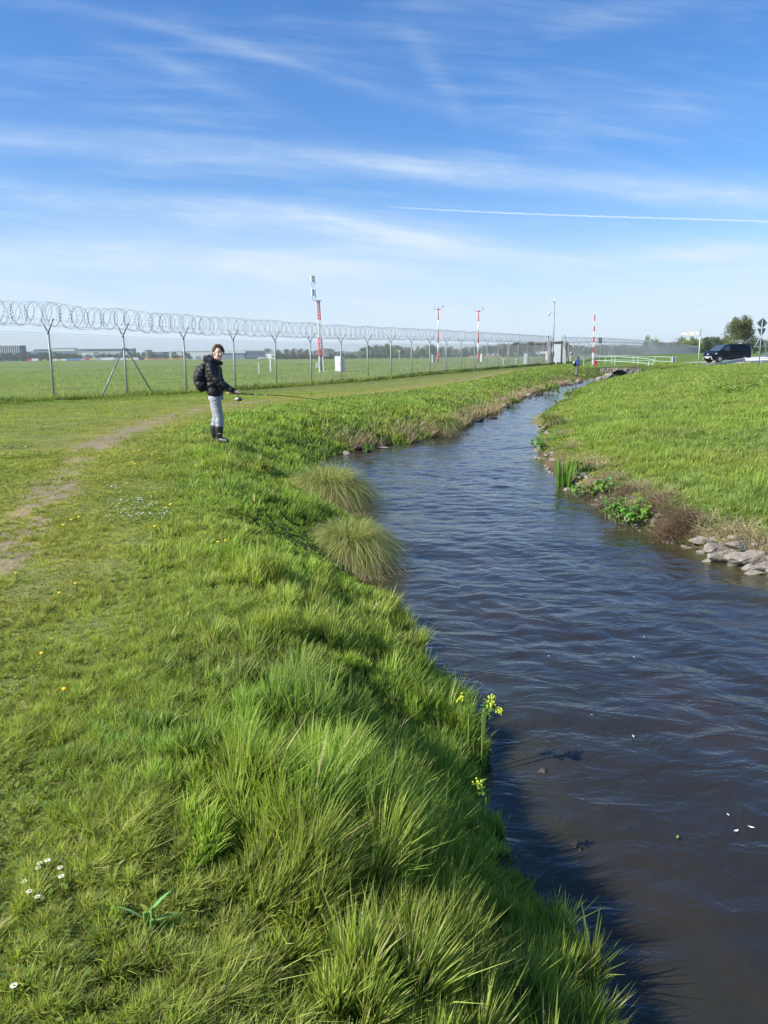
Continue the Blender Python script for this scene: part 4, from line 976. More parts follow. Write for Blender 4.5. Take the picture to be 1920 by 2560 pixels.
for px, c, k, L_, H_, lab in ((75, 'red', 'truck', 7, 3, 'red truck on the far apron, the leftmost coloured vehicle'), (88, 'white', 'truck', 7.5, 3.2, 'white box truck next to the leftmost red truck'), (112, 'yellow', 'van', 5, 2.2, 'yellow van left of the first fence post'), (139, 'white', 'van', 6, 2.4, 'white van just right of the first fence post'), (149, 'yellow', 'van', 5, 2.2, 'yellow van between the white vans and the blue truck'), (160, 'white', 'van', 7, 2.4, 'white van next to the blue truck'), (184, 'blue', 'truck', 15, 3, 'long pale blue truck on the far apron'), (203, 'silver', 'truck', 10, 2.6, 'silver trailer between the blue and the second red truck'), (217, 'red', 'truck', 10, 3.6, 'second red truck, left of the braced fence post'), (231, 'yellow', 'truck', 5, 3, 'yellow truck right of the second red truck'), (243, 'silver', 'van', 9, 2.8, 'silver van among the white ones left of the braced post'), (260, 'white', 'truck', 8, 3.2, 'white box truck left of the left brace'), (274, 'white', 'truck', 12, 3.4, 'long white truck behind the left brace'), (289, 'silver', 'van', 5, 2.6, 'silver van behind the foot of the braced post'), (298, 'white', 'van', 6, 3, 'white van behind the braced post'), (312, 'white', 'truck', 8, 3, 'white truck behind the right brace'), (326, 'yellow', 'van', 5, 2.6, 'yellow van right of the right brace'), (337, 'white', 'truck', 9, 3.2, 'white truck left of the dark car'), (354, 'dark', 'car', 6, 2.2, 'dark car in front of the round drum building')):
    far_vehicle(px, 930+random.uniform(-15, 15), c, k, lab, L_, H_)
for k in range(13):
    far_vehicle(369+k*7.6, 900+random.uniform(-10, 10), 'orange' if k % 4 else 'yellow', 'van', ('orange' if k % 4 else 'yellow')+' low service cart right of the drum building, '+['first','second','third','fourth','fifth','sixth','seventh','eighth','ninth','tenth','eleventh','twelfth','last'][k]+' from the left', 4.6, 1.7)
for px, lab in ((649, 'white parked car in front of the dark hangar, left one'), (661, 'white parked car in front of the dark hangar, middle one'), (668, 'white parked car in front of the two-storey building'), (715, 'white parked car in front of the small blue-grey building'), (750, 'white parked car left of the lattice mast, low in the far hedge'), (826, 'white parked car right of the lattice mast in front of the wood')):
    far_vehicle(px, 700, 'white', 'car', lab, 4.8, 1.7)

# ------------------------------------------------------------------ trees
def tree_proto(name, seed, H, Wd, col, n=1600, leaf=.5, trunkf=.25, shape='round', bark='bark'):
    rnd = np.random.default_rng(seed); b = MB(); th = H*trunkf
    b.tube([(0, 0, 0), (.1, 0, th), (0, .1, H*.75)], [H*.022, H*.016, H*.005], 6)
    cl = []
    for k in range(26):
        z = rnd.uniform(trunkf*.8, .97)*H; f = (z/H-trunkf*.6)/(1-trunkf*.6)
        if shape == 'round': rr = math.sqrt(max(0, 1-(2*f-1.0)**2))*.9+.12
        elif shape == 'cone': rr = (1-f)*.9+.12
        else: rr = (1-f**2.2)*.9*min(1, .5+f*2)+.08
        a = rnd.uniform(0, 6.28); q = rr*Wd/2*rnd.uniform(.35, .85)
        c = np.array([q*math.cos(a), q*math.sin(a), z]); cl.append((c, rnd.uniform(.13, .24)*Wd*(.6+.5*rr), rnd.uniform(.65, 1.3)))
        b.tube([(0, 0, max(th*.7, z-H*.18)), tuple(c)], [H*.007, H*.002], 4)
    tr = b.mesh(name+'_trunk'); tr.materials.append(M[bark])
    V = []; C = []
    per = n//len(cl)
    for c, r, tone in cl:
        u = rnd.normal(0, 1, (per, 3)); u /= np.linalg.norm(u, axis=1)[:, None]; R_ = r*rnd.random((per, 1))**.33
        sc = np.array([1, 1, 1.15 if shape != 'weep' else 1.7]); P = c+u*R_*sc; P[:, 2] = np.clip(P[:, 2], .2*th, None)
        a1 = rnd.normal(0, 1, (per, 3)); a1 /= np.linalg.norm(a1, axis=1)[:, None]; a2 = np.cross(a1, rnd.normal(0, 1, (per, 3))); a2 /= np.linalg.norm(a2, axis=1)[:, None]
        s_ = leaf*rnd.uniform(.5, 1.3, (per, 1)); 
        V.append(np.stack([P-a1*s_*.5, P+a2*s_*.4, P+a1*s_*.6, P-a2*s_*.4], 1))
        cc = np.array(col)*tone*rnd.uniform(.6, 1.4, (per, 1)); C.append(np.repeat(cc[:, None, :], 4, 1))
    V = np.concatenate(V).reshape(-1, 3); C = np.concatenate(C).reshape(-1, 3); q = np.arange(len(V)).reshape(-1, 4)
    cm = new_mesh(name+'_crown', V, q, np.full(len(q), 4)); setcol(cm, C); cm.materials.append(M['treeleaf'])
    return tr, cm
TP = {}
def tree(proto, x, y, sx, sz, label, cat='tree', group=None, name='tree', z=None):
    tr, cm = TP[proto]; o = thing(name, label, cat, (x, y, gzf(x, y)-.1 if z is None else z), random.uniform(0, 6.28), group); o.scale = (sx, sx, sz)
    for nm, me in (('trunk', tr), ('crown', cm)): c = bpy.data.objects.new(nm, me); COL.objects.link(c); c.parent = o
    return o
TP['dark'] = tree_proto('dark', 1, 8, 7, (.085, .14, .035), 1500, .55, .15)
TP['dark2'] = tree_proto('dark2', 2, 8, 6.5, (.10, .15, .045), 1500, .5, .2)
TP['olive'] = tree_proto('olive', 3, 10, 8, (.13, .145, .055), 1800, .5, .15)
TP['fresh'] = tree_proto('fresh', 4, 10, 8.5, (.19, .25, .06), 1800, .5, .12)
TP['brown'] = tree_proto('brown', 5, 10, 7, (.15, .125, .08), 1300, .4, .12)
TP['birch'] = tree_proto('birch', 6, 12, 7.5, (.155, .175, .05), 9000, .26, .10, 'weep', 'birchbark')
TP['bush'] = tree_proto('bush', 7, 3, 6, (.07, .10, .03), 700, .5, .1)
ORD = [{1: 'first', 2: 'second', 3: 'third'}.get(i, '%d%s' % (i, {1: 'st', 2: 'nd', 3: 'rd'}.get(i % 10, 'th') if i not in (11, 12, 13) else 'th')) for i in range(1, 80)]
def treerow(px0, px1, n, Y, top, dtop, protos, label, group, wpx=1.0, name='tree', base=None):
    for k in range(n):
        px = px0+(px1-px0)*(k+.5)/n+random.uniform(-.35, .35)*(px1-px0)/n; y = Y*random.uniform(.97, 1.05)
        tp = top(px) if callable(top) else top; q = aty(px, tp+random.uniform(-dtop, dtop), y); z0 = gzf(q.x, q.y); h = max(1.5, q.z-z0)
        pr_ = random.choice(protos); Hh = {'dark': 8, 'dark2': 8, 'bush': 3}.get(pr_, 10); sc = h/Hh
        lab_ = label.replace('@', {'olive': 'olive', 'fresh': 'fresh green', 'brown': 'brownish', 'dark': 'dark green', 'dark2': 'mid green', 'bush': 'low green'}[pr_])+', '+ORD[k]+' from the left'
        tree(pr_, q.x, q.y, max(sc*1.0, wpx*(px1-px0)/n/1923*y/7.5*1.35), sc, lab_, 'tree' if pr_ != 'bush' else 'bush', group, name if pr_ != 'bush' else 'bush')
treerow(-60, 205, 26, 960, 884, 2.2, ['dark', 'dark2'], '@ tree before the far hangars', 'trees before the far hangars')
treerow(215, 480, 19, 960, 883, 3, ['dark', 'dark2', 'dark2', 'brown'], '@ tree before the far halls', 'trees before the far halls')
treerow(655, 700, 3, 1020, 873, 2, ['brown', 'olive'], '@ tall tree above the dark hangar roofs', 'tall trees above the dark hangar')
def mid_top(px): return np.interp(px, [690, 720, 780, 830, 850, 890, 920, 960, 990, 1030, 1060, 1100, 1150, 1200, 1260, 1310, 1380], [876, 873, 876, 873, 880, 877, 868, 862, 866, 872, 867, 866, 870, 868, 861, 858, 856])
treerow(690, 880, 22, 700, mid_top, 2.5, ['olive', 'brown', 'dark2', 'olive'], '@ tree of the far wood around the lattice mast', 'distant wood around the lattice mast')
treerow(880, 1150, 34, 620, mid_top, 3, ['olive', 'olive', 'brown', 'dark2', 'fresh'], '@ tree of the far wood behind the first wind mast', 'distant wood behind the first wind mast')
treerow(1150, 1420, 34, 560, mid_top, 2.5, ['olive', 'brown', 'brown', 'olive', 'dark2'], '@ tree of the far wood behind the gate', 'distant wood behind the gate')
treerow(1420, 1625, 26, 520, 865, 3, ['olive', 'brown', 'olive', 'dark2'], '@ tree of the far wood behind the receding fence', 'distant wood behind the far fence')
treerow(690, 1420, 60, 560, 887, 1.5, ['bush'], '@ bush at the foot of the far wood', 'bushes along the distant wood')
def rt_top(px): return np.interp(px, [1615, 1627, 1640, 1680, 1700, 1724, 1740, 1760, 1780, 1800, 1840, 1880, 1920, 1960], [850, 848, 857, 855, 846, 845, 849, 847, 845, 843, 846, 842, 848, 846])
tree('fresh', *aty(1627, 868, 420).xy, 1.0, 1.0, 'single round pale green tree above the far fence, left of the arrow sign', group=None)
TPc = TP['fresh']
treerow(1645, 1700, 6, 470, lambda p_: 856, 1.5, ['olive', 'brown'], '@ low tree left of the arrow sign', 'low trees left of the arrow sign')
treerow(1700, 1830, 13, 430, rt_top, 2, ['fresh', 'olive', 'fresh', 'dark2', 'olive'], '@ tree between arrow sign and birch', 'wood between arrow sign and birch')
q = aty(1846, 880, 235); z0 = gzf(q.x, q.y); hb_ = aty(1846, 790, 235).z-z0
tree('birch', q.x-1.7, q.y, 1.12, hb_/12*.95, 'tall drooping birch rising behind the van, its left crown', 'tree', 'pair of birches behind the van', 'birch_tree')
tree('birch', q.x+1.8, q.y+1, 1.08, hb_/12*1.0, 'tall drooping birch rising behind the van, its right and higher crown', 'tree', 'pair of birches behind the van', 'birch_tree')
treerow(1882, 1960, 6, 330, lambda p_: 845 if p_ < 1895 else 852, 3, ['brown', 'olive', 'olive'], '@ tree right of the birches', 'trees behind the road signs')
treerow(1885, 1990, 7, 250, lambda p_: 868, 2, ['fresh', 'dark2'], '@ low tree by the road behind the signs', 'low trees by the road')

# ------------------------------------------------------------------ people (bodies fused by voxel remesh into one surface)
def fuse(mb, voxel, smooth=4, wr=0.0, wsc=.05, seed=0, extra=None):
    me = mb.mesh('tmp'); o = bpy.data.objects.new('tmp', me); COL.objects.link(o)
    r = o.modifiers.new('r', 'REMESH'); r.mode = 'VOXEL'; r.voxel_size = voxel
    s_ = o.modifiers.new('s', 'SMOOTH'); s_.iterations = smooth; s_.factor = .5
    dg = bpy.context.evaluated_depsgraph_get(); m2 = bpy.data.meshes.new_from_object(o.evaluated_get(dg)); bpy.data.objects.remove(o)
    if wr:
        n = len(m2.vertices); co = np.zeros(n*3, np.float32); m2.vertices.foreach_get('co', co); co = co.reshape(-1, 3)
        no = np.zeros(n*3, np.float32); m2.vertex_normals.foreach_get('vector', no); no = no.reshape(-1, 3)
        a = fbm(co[:, 0]+co[:, 1]*.8, co[:, 2]*1.6+co[:, 0]*.6, wsc, seed, 2)-.5; a = a+.6*(1-np.abs(2*fbm(co[:, 0]*.5+co[:, 1], co[:, 2]*2.2-co[:, 0], wsc*1.3, seed+9, 2)-1)-.6)
        co += no*(a*wr)[:, None]; m2.vertices.foreach_set('co', co.ravel())
    m2.polygons.foreach_set('use_smooth', np.ones(len(m2.polygons), bool)); m2.update(); return m2
def cap(b, pts, r, n=12):
    """limb: tapering tube through points with round joints"""
    b.tube(pts, r, n); rr = r if isinstance(r, (list, tuple)) else [r]*len(pts)
    for p, q in zip(pts, rr): b.ball(p, q, 12, 8)
def put(name, me, m, par):
    me.materials.clear(); me.materials.append(m); o = bpy.data.objects.new(name, me); COL.objects.link(o); o.parent = par; return o
def ell(b, secs, n=20):
    """stack of horizontal ellipses (x, y, z, rx, ry)"""
    V = [(x+rx*math.cos(2*math.pi*k/n), y+ry*math.sin(2*math.pi*k/n), z) for x, y, z, rx, ry in secs for k in range(n)]
    F = [(i*n+k, i*n+(k+1) % n, (i+1)*n+(k+1) % n, (i+1)*n+k) for i in range(len(secs)-1) for k in range(n)]
    F += [tuple(range(n-1, -1, -1)), tuple((len(secs)-1)*n+k for k in range(n))]; b.add(V, F)
ANG = aty(553, 1106, 14.1); ang_z = aty(553, 1106, 14.1).z
AN = thing('person', 'young angler in black jacket, grey sweatpants and black rubber boots, looking back at the viewer', 'person', (ANG.x-.02, 14.1, ang_z), 0)
HY = -math.radians(48)                                                # head turned from +x towards the viewer
def hd(f, s, u, c=(.045, -.01, 1.60)):                               # forward, side (person's left), up around the head centre
    return (c[0]+f*math.cos(HY)-s*math.sin(HY), c[1]+f*math.sin(HY)+s*math.cos(HY), c[2]+u)
b = MB(); rotH = Matrix.Rotation(HY, 3, 'Z')
b.ball(hd(-.012, 0, .028), (.098, .076, .098), 20, 14, rot=rotH)      # skull
b.ball(hd(.012, 0, -.045), (.074, .058, .078), 18, 12, rot=rotH)      # jaw and cheeks
b.ball(hd(.055, 0, -.098), (.026, .026, .020), 12, 8, rot=rotH)       # chin
b.ball(hd(.068, 0, .040), (.020, .052, .014), 12, 8, rot=rotH)        # brow
cap(b, [hd(.084, 0, .022), hd(.103, 0, -.018)], [.009, .014])         # nose
b.ball(hd(.095, .010, -.022), .009); b.ball(hd(.095, -.010, -.022), .009)
b.ball(hd(.074, 0, -.057), (.016, .026, .012), 12, 8, rot=rotH)       # lips
for s in (-1, 1):
    b.ball(hd(.052, s*.040, -.030), (.024, .020, .026), 10, 8, rot=rotH)
    b.ball(hd(-.012, s*.076, .0), (.019, .010, .032), 12, 8, rot=rotH)
cap(b, [(.0, .0, 1.40), (.02, 0, 1.48), (.03, -.005, 1.55)], [.062, .056, .056])
ell(b, [(-.02, 0, .86, .10, .15), (-.03, 0, 1.0, .095, .135), (-.05, 0, 1.2, .11, .155), (-.045, 0, 1.36, .10, .17), (-.02, 0, 1.43, .06, .08)])
# right arm (near), towards the reel; left arm (far) supporting the butt
SH = (-.075, -.155, 1.375); EL = (.065, -.215, 1.115); WR = (.335, -.20, .945)
cap(b, [SH, EL, WR], [.052, .042, .026])
cap(b, [(-.03, .17, 1.37), (.02, .22, 1.10), (.12, .04, .965)], [.050, .040, .026])
for s, hx, kx, ax in ((-1, -.035, .02, .0), (1, -.06, -.06, -.095)):
    cap(b, [(hx, s*.085, .88), (kx, s*.095, .48), (ax, s*.105, .08)], [.082, .055, .040])
    cap(b, [(ax, s*.105, .05), (ax+.14, s*.14-.03, .035)], [.038, .030])
# hands
def hand(b, W, D, up, side, curl, thumb_side):
    W = Vector(W); D = Vector(D).normalized(); up = Vector(up).normalized(); sd = D.cross(up).normalized()*side
    cap(b, [W, W+D*.03], [.026, .027]); 
    for k, (o_, L_) in enumerate(((-.030, .068), (-.010, .078), (.010, .072), (.029, .056))):
        root = W+D*.045+sd*o_
        b.tube([W+D*.01+sd*o_*.8, root, root+D*.035], [.014, .0125, .011], 10)
        p0 = root+D*.035; a = curl[k]; p1 = p0+(D*math.cos(a)-up*math.sin(a))*L_*.5; p2 = p1+(D*math.cos(a*2.0)-up*math.sin(a*2.0))*L_*.42
        cap(b, [p0, p1, p2], [.0098, .0092, .0075], 8)
    t0 = W+D*.022+sd*(-.034)*thumb_side; t1 = t0+(D*.6-up*.5-sd*.45*thumb_side)*.042; t2 = t1+(D*.8-up*.6)*.030
    cap(b, [t0, t1, t2], [.014, .0105, .0085], 8)
hand(b, WR, (.93, -.08, -.24), (.2, -.35, .92), 1, (.95, .8, .55, .25), 1)
hand(b, (.12, .04, .965), (.8, -.25, -.2), (.2, .1, .95), 1, (1.1, 1.1, 1.1, 1.1), -1)
body = put('body', fuse(b, .0058, 3), M['skin'], AN)
for s in (-1, 1):
    e = MB(); e.ball(hd(.0745, s*.030, .014), (.011, .011, .005), 10, 8); put('eye', e.mesh('eye', True), M['skin'], body)
    e = MB(); e.ball(hd(.0835, s*.030, .013), (.004, .004, .0045), 8, 6); put('pupil', e.mesh('pupil', True), M['dark'], body)
    e = MB(); cap(e, [hd(.083, s*.014, .033), hd(.082, s*.033, .038), hd(.068, s*.050, .033)], [.004, .005, .003], 6); put('eyebrow', e.mesh('eyebrow', True), M['hair'], body)
e = MB(); cap(e, [hd(.087, -.016, -.057), hd(.091, 0, -.056), hd(.087, .016, -.057)], [.003, .0042, .003], 6); put('mouth', e.mesh('mouth', True), mat('lips', (.32, .09, .08), .5), body)
# hair: cap with longer fringe swept to his right-front
b = MB(); b.ball(hd(-.034, 0, .060), (.098, .082, .086), 20, 14, rot=rotH)
b.ball(hd(-.068, 0, .0), (.055, .066, .072), 16, 10, rot=rotH)
cap(b, [hd(.01, -.035, .140), hd(.060, .0, .118), hd(.082, .045, .070), hd(.070, .074, .0)], [.028, .018, .013, .006])
cap(b, [hd(.0, .03, .135), hd(.06, .05, .100), hd(.070, .078, .045), hd(.050, .088, -.005)], [.034, .026, .020, .010])
cap(b, [hd(.0, -.05, .110), hd(.020, -.068, .070), hd(.0, -.082, .035)], [.022, .014, .008])
for s in (-1, 1): cap(b, [hd(-.01, s*.075, .065), hd(.005, s*.080, .025)], [.020, .010])
put('hair', fuse(b, .006, 2, .012, .022, 5), M['hair'], AN)
# jacket
b = MB(); ell(b, [(-.035, 0, .845, .128, .185), (-.04, 0, .90, .142, .20), (-.055, 0, 1.02, .138, .185), (-.07, 0, 1.18, .145, .19), (-.07, 0, 1.31, .137, .205), (-.055, 0, 1.385, .115, .205), (-.03, 0, 1.44, .085, .12), (-.01, 0, 1.475, .072, .08)])
cap(b, [(-.07, -.160, 1.375), (-.035, -.205, 1.25), (.055, -.222, 1.110), (.18, -.215, 1.035), (.325, -.204, .953)], [.080, .074, .066, .060, .044])
cap(b, [(-.04, .165, 1.37), (.02, .225, 1.10), (.10, .06, .975)], [.078, .066, .045])
for z, r_ in ((1.29, .004), (1.18, .004)): pass
put('jacket', fuse(b, .0085, 3, .022, .075, 2), M['jacket'], AN)
b = MB(); b.tube([(.306, -.206, .962), (.342, -.199, .942)], [.046, .043], 14); put('cuff', b.mesh('cuff', True), M['hood'], AN)
# hood lying on the shoulders, rolled collar
b = MB()
pts = [(.095, -.02, 1.425), (.05, -.105, 1.440), (-.05, -.135, 1.475), (-.14, -.10, 1.50), (-.175, 0, 1.505), (-.14, .10, 1.50), (-.05, .12, 1.475), (.05, .09, 1.440), (.095, -.02, 1.425)]
cap(b, pts, [.035, .042, .052, .06, .064, .06, .05, .04, .035]); b.ball((-.12, 0, 1.475), (.10, .13, .065), 14, 10); ell(b, [(-.02, -.0, 1.40, .10, .13), (-.03, 0, 1.46, .095, .11), (-.03, 0, 1.49, .080, .085)])
cap(b, [(-.14, -.05, 1.53), (-.09, -.09, 1.555), (-.03, -.10, 1.52)], [.038, .032, .022])
put('hood', fuse(b, .008, 3, .012, .05, 7), M['hood'], AN)
# sweatpants, bunched above the boots
b = MB(); ell(b, [(-.035, 0, .92, .115, .165), (-.035, 0, .86, .130, .175), (-.035, 0, .78, .135, .178)])
for s, hx, kx, ax in ((-1, -.03, .035, .02), (1, -.07, -.065, -.105)):
    cap(b, [(hx, s*.082, .80), ((hx+kx)/2, s*.09, .62), (kx, s*.095, .46), ((kx+ax)/2+.005, s*.098, .36), (ax+.005, s*.10, .29)], [.105, .086, .070, .078, .062], 16)
    b.tube([(ax+.03*(1 if k % 2 else -1)*.3, s*.10, .40-.05*k) for k in range(3)], [.074, .062, .077], 14)
put('sweatpants', fuse(b, .0085, 3, .011, .10, 12), M['trouser'], AN)
for s, ax in ((-1, .018), (1, -.11)):
    b = MB(); ell(b, [(ax, s*.105, .30, .078, .070), (ax-.002, s*.105, .22, .073, .066), (ax-.008, s*.105, .13, .060, .056), (ax, s*.108, .08, .060, .052)])
    cap(b, [(ax, s*.108, .055), (ax+.07, s*.125-.03, .050), (ax+.15, s*.14-.055, .045)], [.052, .050, .042]); bo = put('rubber_boot', fuse(b, .007, 3), M['boot'], AN)
    if s < 0:
        b = MB(); b.box((ax+.01, s*.105-.0665, .178), (.050, .006, .007), ry=.12); put('emblem', b.mesh('emblem'), M['white'], bo)
# backpack
BP = thing('backpack', 'slack black drawstring backpack on the young angler\'s back', 'backpack', AN.location)
b = MB(); b.ball((-.285, -.02, 1.17), (.125, .165, .215), 20, 14); b.ball((-.265, -.02, 1.05), (.13, .17, .125), 18, 12); b.ball((-.22, -.02, 1.34), (.075, .10, .09), 14, 10); cap(b, [(-.2, -.05, 1.30), (-.17, -.03, 1.42)], [.05, .03])
put('bag_body', fuse(b, .009, 3, .030, .09, 21), M['bag'], BP)
for s in (-1, 1):
    b = MB(); b.tube([(-.20, s*.10-.01, 1.40), (-.10, s*.145, 1.465), (-.0, s*.155, 1.425), (.055, s*.165, 1.33), (.045, s*.20, 1.20), (-.03, s*.215, 1.08), (-.17, s*.15, 1.0)], [.014]*7, 8); b.build('strap', M['bag'], BP, True)
# rod and reel
def angp(px, py, y=-.20): return Vector(((px-800)/721, y, (1485-py)/721))
RD = thing('fishing_rod', 'dark spinning rod with cork butt held level in the angler\'s right hand', 'fishing rod', AN.location)
A0 = Vector((.20, -.20, .900)); d = Vector((1.0, -.03, -.045)).normalized()
b = MB(); b.tube([A0, A0+d*.105], [.016, .016], 10); b.build('cork_butt', M['cork'], RD, True)
b = MB(); b.tube([A0+d*.105, A0+d*.36], [.010, .011], 8); b.build('reel_seat', M['rod'], RD, True)
b = MB(); b.tube([A0+d*.36, A0+d*.43, A0+d*.50], [.013, .012, .010], 8); b.build('foregrip', M['rod'], RD, True)
b = MB(); b.tube([A0+d*.50, A0+d*.62], [.0095, .008], 8); b.build('teal_wrap', M['teal'], RD, True)
b = MB(); b.tube([A0+d*(.62+k*.2)+Vector((0, 0, -.0022*k*k)) for k in range(10)], [.0075-.0006*k for k in range(10)], 6); b.build('blank', M['rod'], RD, True)
for k in (1.0, 1.45, 1.85, 2.2):
    kk = (k-.62)/.2; c = A0+d*k+Vector((0, 0, -.0022*kk*kk)); b = MB(); n = 10; r_ = .018-.003*k
    b.tube([c+Vector((0, r_*math.cos(2*math.pi*i/n), -r_-.004+r_*math.sin(2*math.pi*i/n))) for i in range(n+1)], .0016, 4); b.build('line_guide', M['galv'], RD)
RL = thing('fishing_reel', 'small black and silver spinning reel hanging under the rod by the hand', 'reel', AN.location)
c = A0+d*.215+Vector((0, 0, -.095))
b = MB(); b.tube([c+Vector((-.0, 0, .085)), c+Vector((-.01, 0, .04)), c], [.007, .006, .010], 6); b.box(c+Vector((0, 0, .086)), (.08, .014, .008)); b.build('foot', M['dark'], RL)
b = MB(); b.tube([c+Vector((-.065, 0, 0)), c+Vector((-.045, 0, 0)), c+Vector((0, 0, 0)), c+Vector((.01, 0, 0))], [.008, .022, .028, .02], 14); b.build('housing', M['offwhite'], RL, True)
b = MB(); b.tube([c+Vector((.0, 0, 0)), c+Vector((.012, 0, 0)), c+Vector((.045, 0, 0)), c+Vector((.06, 0, 0))], [.034, .036, .032, .018], 16); sp_ = b.build('spool', M['black'], RL, True)
b = MB(); b.tube([c+Vector((.02, .036, 0)), c+Vector((.066, .03, .01)), c+Vector((.072, 0, .02)), c+Vector((.066, -.03, .01)), c+Vector((.02, -.036, 0))], .003, 5); b.build('bail_wire', M['galv'], sp_)
b = MB(); b.tube([c+Vector((-.03, -.02, 0)), c+Vector((-.035, -.06, -.02)), c+Vector((-.01, -.06, -.035))], .005, 5); b.ball(c+Vector((-.005, -.06, -.038)), .010, 8, 6); b.build('crank', M['dark'], RL, True)

# second, distant angler
q = aty(1441.5, 939, 71.5); P2 = thing('person', 'distant angler in blue jacket and taupe trousers standing by the stream, back turned', 'person', (q.x, q.y, q.z-.02), 0)
b = MB(); b.ball((.08, 0, 1.62), (.095, .08, .115), 14, 10); cap(b, [(.03, 0, 1.42), (.06, 0, 1.54)], [.06, .055]); b.ball((.16, 0, 1.6), (.03, .02, .03))
ell(b, [(-.02, 0, .9, .12, .16), (.0, 0, 1.2, .12, .17), (.0, 0, 1.4, .10, .18)])
cap(b, [(.02, -.19, 1.36), (.08, -.22, 1.1), (.26, -.15, 1.02)], [.05, .045, .03]); cap(b, [(.02, .19, 1.36), (.08, .22, 1.1), (.28, .12, 1.04)], [.05, .045, .03])
for s in (-1, 1):
    cap(b, [(0, s*.09, .88), (.01, s*.1, .48), (-.02, s*.1, .07)], [.085, .055, .04]); cap(b, [(-.02, s*.1, .05), (.14, s*.12, .04)], [.045, .035])
hand(b, (.26, -.15, 1.02), (1, .2, 0), (0, 0, 1), 1, (.8, .8, .8, .8), 1); hand(b, (.28, .12, 1.04), (1, -.2, 0), (0, 0, 1), 1, (.8, .8, .8, .8), -1)
put('body', fuse(b, .012, 2), M['skin'], P2)
b = MB(); b.ball((.065, 0, 1.655), (.105, .09, .10), 14, 10); b.ball((.03, 0, 1.6), (.075, .085, .09), 12, 8); put('hair', fuse(b, .012, 2), M['hair'], P2)
b = MB(); ell(b, [(-.03, 0, .88, .15, .19), (-.01, 0, 1.0, .145, .19), (.0, 0, 1.2, .14, .2), (.0, 0, 1.36, .13, .205), (.03, 0, 1.47, .09, .1), (.05, 0, 1.52, .08, .08)])
cap(b, [(.02, -.19, 1.36), (.08, -.23, 1.1), (.22, -.17, 1.03)], [.078, .066, .048]); cap(b, [(.02, .19, 1.36), (.08, .22, 1.1), (.24, .13, 1.05)], [.078, .066, .048])
put('jacket', fuse(b, .012, 2, .02, .08, 3), M['blue'], P2)
b = MB(); ell(b, [(-.01, 0, .93, .125, .17), (-.01, 0, .8, .13, .178)])
for s in (-1, 1): cap(b, [(-.01, s*.085, .8), (.0, s*.1, .45), (-.02, s*.1, .10)], [.11, .085, .07])
put('trousers', fuse(b, .012, 2, .02, .08, 3), M['trouser2'], P2)
for s in (-1, 1):
    b = MB(); cap(b, [(-.03, s*.1, .05), (.14, s*.12, .04)], [.055, .045]); b.tube([(-.02, s*.1, .05), (-.02, s*.1, .14)], .06, 10); b.build('shoe', M['dark'], P2, True)
BB = thing('backpack', 'dark backpack with a white top worn by the distant angler in blue', 'backpack', P2.location)
b = MB(); b.ball((-.24, -.04, 1.07), (.13, .17, .24), 14, 10); put('bag_body', fuse(b, .014, 2, .02, .08, 3), M['bag'], BB)
b = MB(); b.ball((-.30, -.10, 1.20), (.09, .12, .09), 12, 8); b.build('white_panel', M['white'], BB, True)
b = MB(); b.tube([(-.17, -.12, 1.25), (-.05, -.17, 1.46), (.13, -.17, 1.32), (.08, -.2, 1.1), (-.15, -.15, .98)], .02, 6); b.build('strap', M['bag'], BB)
RR = thing('fishing_rod', 'short dark rod held by the distant angler in blue', 'fishing rod', P2.location)
b = MB(); b.tube([(.2, -.10, .95), (.60, -.02, 1.12), (2.0, .5, 1.55)], [.022, .014, .004], 6); b.build('blank', M['rod'], RR)
b = MB(); b.tube([(.2, -.10, .95), (.36, -.07, 1.02)], .026, 8); b.build('grip', M['dark'], RR)

